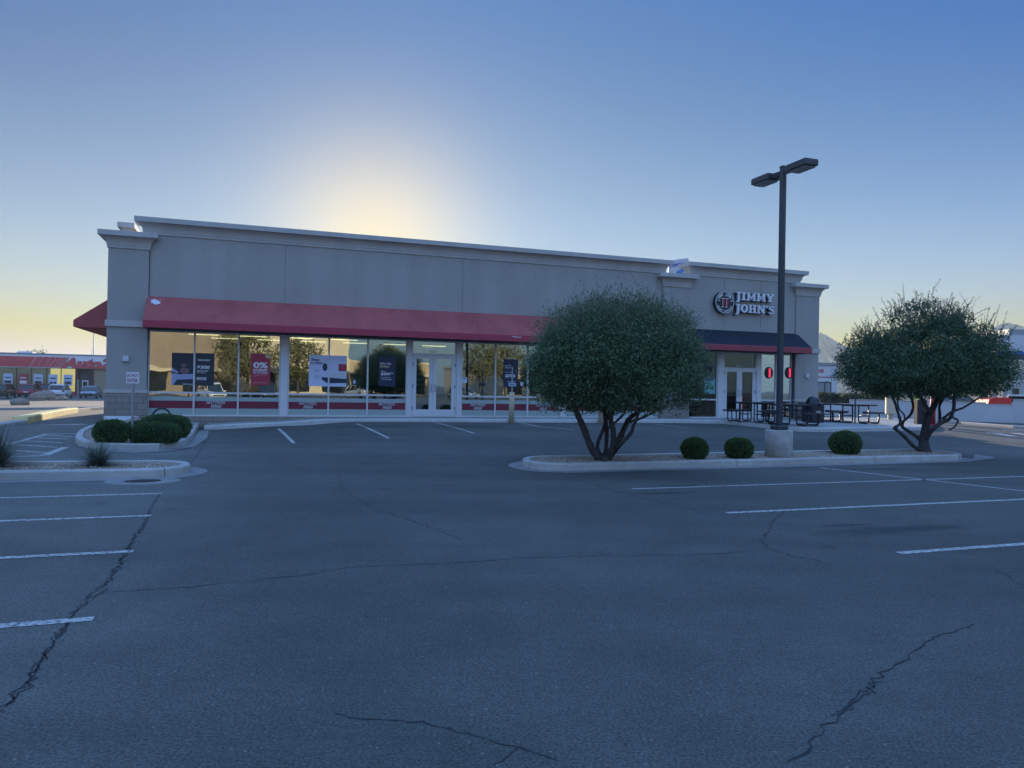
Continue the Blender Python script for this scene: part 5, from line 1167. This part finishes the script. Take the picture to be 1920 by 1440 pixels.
for i, (p, q) in enumerate(zip(pxs, pxs[1:])):
    mb = MB(); mb.box(Ua(p), Ua(p)+.08, .4, .55, .55, zs); mb.box(Ua(p), Ua(q), .4, .55, .55, .62); wf = mb.build('window', dk, A_)
    mb = MB(); mb.box(Ua(p)+.08, Ua(q), .47, .48, .62, zs); mb.build('pane', mat_glass('store_glass', (.8, .85, .8), .06) if 'store_glass' not in MATS else MATS['store_glass'], wf)
mb = MB(); mb.box(a, Ua(80), 4, 4.1, 0, zs); mb.build('interior_wall', OLIV, A_); mb = MB(); mb.box(Ua(80), Ua(140), 4, 4.1, 0, zs); mb.build('interior_wall', YELL, A_)
mb = MB(); mb.box(a, b, .7, 24, zs-.02, zs-.01); mb.build('ceiling', INC, A_)
for i in range(4):
    mb = MB(); x = Ua(-20+i*26); mb.rbox(x, x+2.2, 2, 3, 0, 1.5, .05); mb.build('display_shelf', M('shelf_cream', (.35, .3, .2), .8), A_)
for px, m_, lab, i in ((13, PALEP, 'white sale poster in the parts store window above the black car', 0), (42, REDP, 'red sale poster in the parts store window above the red car', 1), (70, PALEP, 'white sale poster with car parts left of the yellow lit window', 2), (98, PALEP, 'white sale poster with two wheels in the yellow lit window', 3), (126, PALEP, 'white sale poster in the window beside the store entrance', 4)):
    u_ = Ua(px); x, y = PA.x+u_*UX-UY*.42, PA.y+u_*UY+UX*.42; zz = Za(723); o = empty('sale_poster', (x, y, ZA_+zz), TH, lab, 'poster', 'sale posters in the parts store windows'); w_, h = 1.05, Za(702)-Za(723)
    x, y = PA.x+u_*UX+UY*.0-UY*.0, PA.y; off = .38; o.location = (PA.x+u_*UX+UY*-off*1.0+0, PA.y+u_*UY+UX*off, ZA_+zz)
    mb = MB(); mb.box(-w_/2, w_/2, 0, .02, 0, h); mb.build('board', m_, o)
    mb = MB(); mb.box(-w_*.35, w_*.35, -.01, 0, h*.6, h*.7)
    if i == 3:
        for s in (-.22, .22): mb.prism([(s+.17*math.cos(k*math.pi/8), h*.25+.17*math.sin(k*math.pi/8)) for k in range(16)], -.01, 0)
    else: mb.box(-w_*.38, w_*.38, -.01, 0, h*.15, h*.4)
    mb.build('picture', DKP if m_ is PALEP else WHITE, o)
mb = MB(); x, x2 = Ua(6.5), Ua(36); mb.box(x, x2, 6, 9, Za(665)+.1, Za(657.5)); mb.build('rooftop_unit', PREFAB, A_)
# boulders and street poles
def boulder(px, py, s, lab, sq=.6):
    p = G(px, py); mb = MB(); n, m_ = 10, 7; ph = random.random()*9
    lp = []
    for j in range(m_):
        a = -math.pi/2+math.pi*j/(m_-1); lp.append([(s*(1+.22*math.sin(3*t*2*math.pi/n+ph+j))*max(.02, math.cos(a))*math.cos(t*2*math.pi/n), s*.7*(1+.2*math.cos(2*t*2*math.pi/n+ph))*max(.02, math.cos(a))*math.sin(t*2*math.pi/n), s*sq*math.sin(a)*(1+.1*math.sin(t+ph))+s*sq*.6) for t in range(n)])
    mb.loops(lp, smooth=False); o = mb.build('boulder', ROCK, loc=p); tag(o, lab, 'boulder', 'boulders on the dirt verge')
boulder(36, 761, .62, 'lone dark boulder lying on the dirt verge', .55); boulder(74, 751.5, .95, 'largest tan boulder in front of the white crossover'); boulder(88, 751.5, .8, 'pointed tan boulder right of the largest one', .8)
boulder(103, 751.5, .5, 'small tan boulder under the white crossover'); boulder(114, 751.5, .65, 'flat tan boulder under the right wheel of the white crossover', .5)
for px, pt_, w_, lab in ((176, 624, .06, 'tall thin pole rising behind the parts store'), (172.5, 655, .05, 'short thin pole just left of the tall one')):
    Yp = 128; p = far(px, pt_, Yp); zg = gz(p.x, Yp); o = empty('flag_pole', (p.x, Yp, zg), 0, lab, 'pole'); mb = MB(); mb.cyl(0, 0, 0, p.z-zg, w_*2, w_, 8); mb.build('pole', STEEL, o); mb = MB(); mb.cyl(0, 0, 0, .3, .3); mb.build('footing', CONC, o)
def simple_tree(name, x, y, zt_, r, lab, group, leaf, n=5000, cr=None, tr=.2, lw=.35):
    zg = gz(x, y); o = empty(name, (x, y, zg), 0, lab, 'tree', group); H = zt_-zg; rz = (cr or H*.36)
    mb = MB(); limb_mesh(mb, [(0, 0, -.1), (.1, 0, H*.25), (-.05, .1, H*.5), (0, 0, H*.75)], tr, tr*.4)
    for k in range(5): a = k*1.3; limb_mesh(mb, [(0, 0, H*.3), (r*.35*math.cos(a), r*.35*math.sin(a), H*.5), (r*.7*math.cos(a), r*.7*math.sin(a), H*.68)], tr*.5, tr*.15)
    mb.build('trunk', BARK, o); P = crown_pts((0, 0, H-rz), (r, r, rz), n, 2, .35, 90, r*.13); quads('crown', leaves(P, lw, lw*.45), leaf, o); return o
LFAR = mat_leaf('dusty_leaves', (.045, .06, .03), (.16, .17, .08))
p = far(62, 656, 135); simple_tree('roadside_tree', p.x, 135, p.z, 3.0, 'round dark tree showing above the parts store roof', 'trees beyond the parts store', LFAR, 2500)
p = far(82, 661, 135); simple_tree('roadside_tree', p.x, 135, p.z, 1.2, 'small treetop right of the round tree above the store roof', 'trees beyond the parts store', LFAR, 900)
for i, (px, py, Y, r) in enumerate(((1625, 738, 70, 1.6), (1590, 741, 78, 1.4), (1660, 738, 74, 1.6))):
    p = far(px, py, Y); simple_tree('roadside_tree', p.x, Y, p.z, r, ('low bushy tree beyond the white wall, middle of three', 'low bushy tree beyond the white wall, nearest the grey building', 'low bushy tree beyond the white wall, above the cream pedestal')[i], 'bushy trees beyond the white wall', LFAR, 1500)

# ================================================================ ACROSS THE STREET (behind the photographer; seen mirrored in the glass)
TAN = M('tan_stucco', (.42, .33, .22), .9, noise=[(.1, .1), (1, .05)]); TAN2 = M('beige_stucco', (.52, .45, .34), .9); BRN = M('brown_stucco', (.25, .20, .155), .9, noise=[(.1, .15), (1, .05)])
def block_bldg(x0, x1, y, h, m_, lab, dep=18):
    o = empty('store_building', (x0, y-dep, 0), 0, lab, 'building'); L_ = x1-x0
    mb = MB(); mb.box(0, L_, 0, dep, -.3, h); mb.build('wall', m_, o)
    mb = MB(); mb.box(-.3, L_+.3, -.3, dep+.3, h, h+.5); mb.build('cornice', TAN2, o)
    n = int(L_/5); 
    for k in range(n):
        mb = MB(); mb.box(k*L_/n+1, (k+1)*L_/n-1, dep+.001, dep+.06, .4, 3.0); mb.build('window', CARGL, o)
    mb = MB(); mb.box(0, L_, dep+.001, dep+1.2, 3.2, 3.6); mb.build('canopy', TAN2, o); return o
block_bldg(-30, 14, -52, 13, BRN, 'large brown store across the street mirrored in the leftmost windows')
block_bldg(16, 31, -48, 11, TAN2, 'beige store across the street mirrored left of the front doors')
block_bldg(36, 52, -60, 5.2, TAN, 'low tan store across the street mirrored in the front doors')
block_bldg(62, 90, -52, 5.0, TAN2, 'low beige store across the street mirrored right of the front doors')
LREF = mat_leaf('sunlit_leaves', (.07, .08, .03), (.20, .18, .07))
for i, (x, y, h, r) in enumerate(((10, -30, 7.5, 3.2), (17, -33, 7, 3), (27, -30, 6.5, 2.6), (44, -34, 8, 3.4), (50, -36, 8.5, 3.6), (57, -33, 8.2, 3.4), (64, -32, 7.6, 3.2), (72, -26, 7.8, 3.0))):
    simple_tree('street_tree', x, y, h, r, ('sunlit tree mirrored in the first window bay', 'sunlit tree mirrored beside the red poster', 'sunlit tree mirrored behind the navy bundle poster', 'sunlit tree mirrored in the glass doors', 'sunlit tree mirrored right of the glass doors', 'sunlit tree mirrored above the desk', 'sunlit tree mirrored above the navy poster', 'sunlit tree mirrored beside the domed tree')[i], 'street trees mirrored in the shop glass', LREF, 3500, tr=.22)
for i, (x, y, pnt) in enumerate(((4, -22, PW), (9, -22, PB), (20, -23, PW), (33, -22, PS), (45, -20, PW))):
    car('suv', pnt, 0, 0, 0, R(90), ('white', 'black', 'white', 'silver', 'white')[i]+' car parked across the lot, mirrored in the '+('first', 'second', 'middle', 'door', 'far right')[i]+' panes', 'cars mirrored in the shop glass', (x, y))

# ================================================================ MOUNTAINS
def mountain(prof, Y, dep, mat, lab):
    """prof: [(px, py)] ridge line at distance Y"""
    mb = MB(); rows = []; pts = []
    for (a, ya), (b, yb) in zip(prof, prof[1:]):
        for k in range(6): t = k/6; pts.append((a+(b-a)*t, ya+(yb-ya)*t+random.uniform(-1.2, 1.2)))
    pts.append(prof[-1]); n = len(pts); vs = []; fs = []; R_ = 9
    for j in range(R_):
        f = j/(R_-1); g = 1-abs(f-.5)*2
        for i, (px, py) in enumerate(pts):
            q = far(px, py, Y); yy = Y+(f-.5)*dep; h = q.z*(g**.8)*(1 if g == 1 else random.uniform(.86, 1.05)); vs.append((q.x+random.uniform(-1, 1)*5*(g != 1), yy, h if g > 0 else -30))
    for j in range(R_-1):
        for i in range(n-1): fs.append((j*n+i, j*n+i+1, (j+1)*n+i+1, (j+1)*n+i))
    mb.add(vs, fs); return struct(mb.build('hills', mat), lab)
MTN = M('desert_mountain', (.12, .11, .11), .95, noise=(.012, .2))
mountain([(1500, 705), (1515, 670), (1528, 640), (1535, 626), (1540, 623), (1560, 636), (1600, 655), (1660, 662), (1720, 655), (1790, 650), (1840, 630), (1872, 610), (1890, 605), (1915, 611), (1950, 640), (2020, 660), (2200, 700)], 1100, 300, MTN, None)
mountain([(-300, 706), (-100, 700), (40, 702), (110, 700), (160, 690), (190, 694), (300, 706), (500, 712)], 1100, 200, MTN, None)

# ================================================================ HAZE
hz_m = D.materials.new('haze'); hz_m.use_nodes = True; hn = hz_m.node_tree; hn.nodes.remove(hn.nodes['Principled BSDF'])
pv = hn.nodes.new('ShaderNodeVolumePrincipled'); pv.inputs['Color'].default_value = (.54, .70, .84, 1); pv.inputs['Density'].default_value = .00034; pv.inputs['Anisotropy'].default_value = .35
hn.links.new(pv.outputs[0], hn.nodes['Material Output'].inputs['Volume'])
zmin = min(gz(x, y) for x in range(-60, 61, 4) for y in range(-60, 130, 4))
mb = MB(); mb.box(-3200, 3200, -3200, 3200, -32, 105); ho = mb.build('haze', hz_m); ho['kind'] = 'stuff'; ho['label'] = 'thin pale haze over the whole scene'; ho['category'] = 'haze'
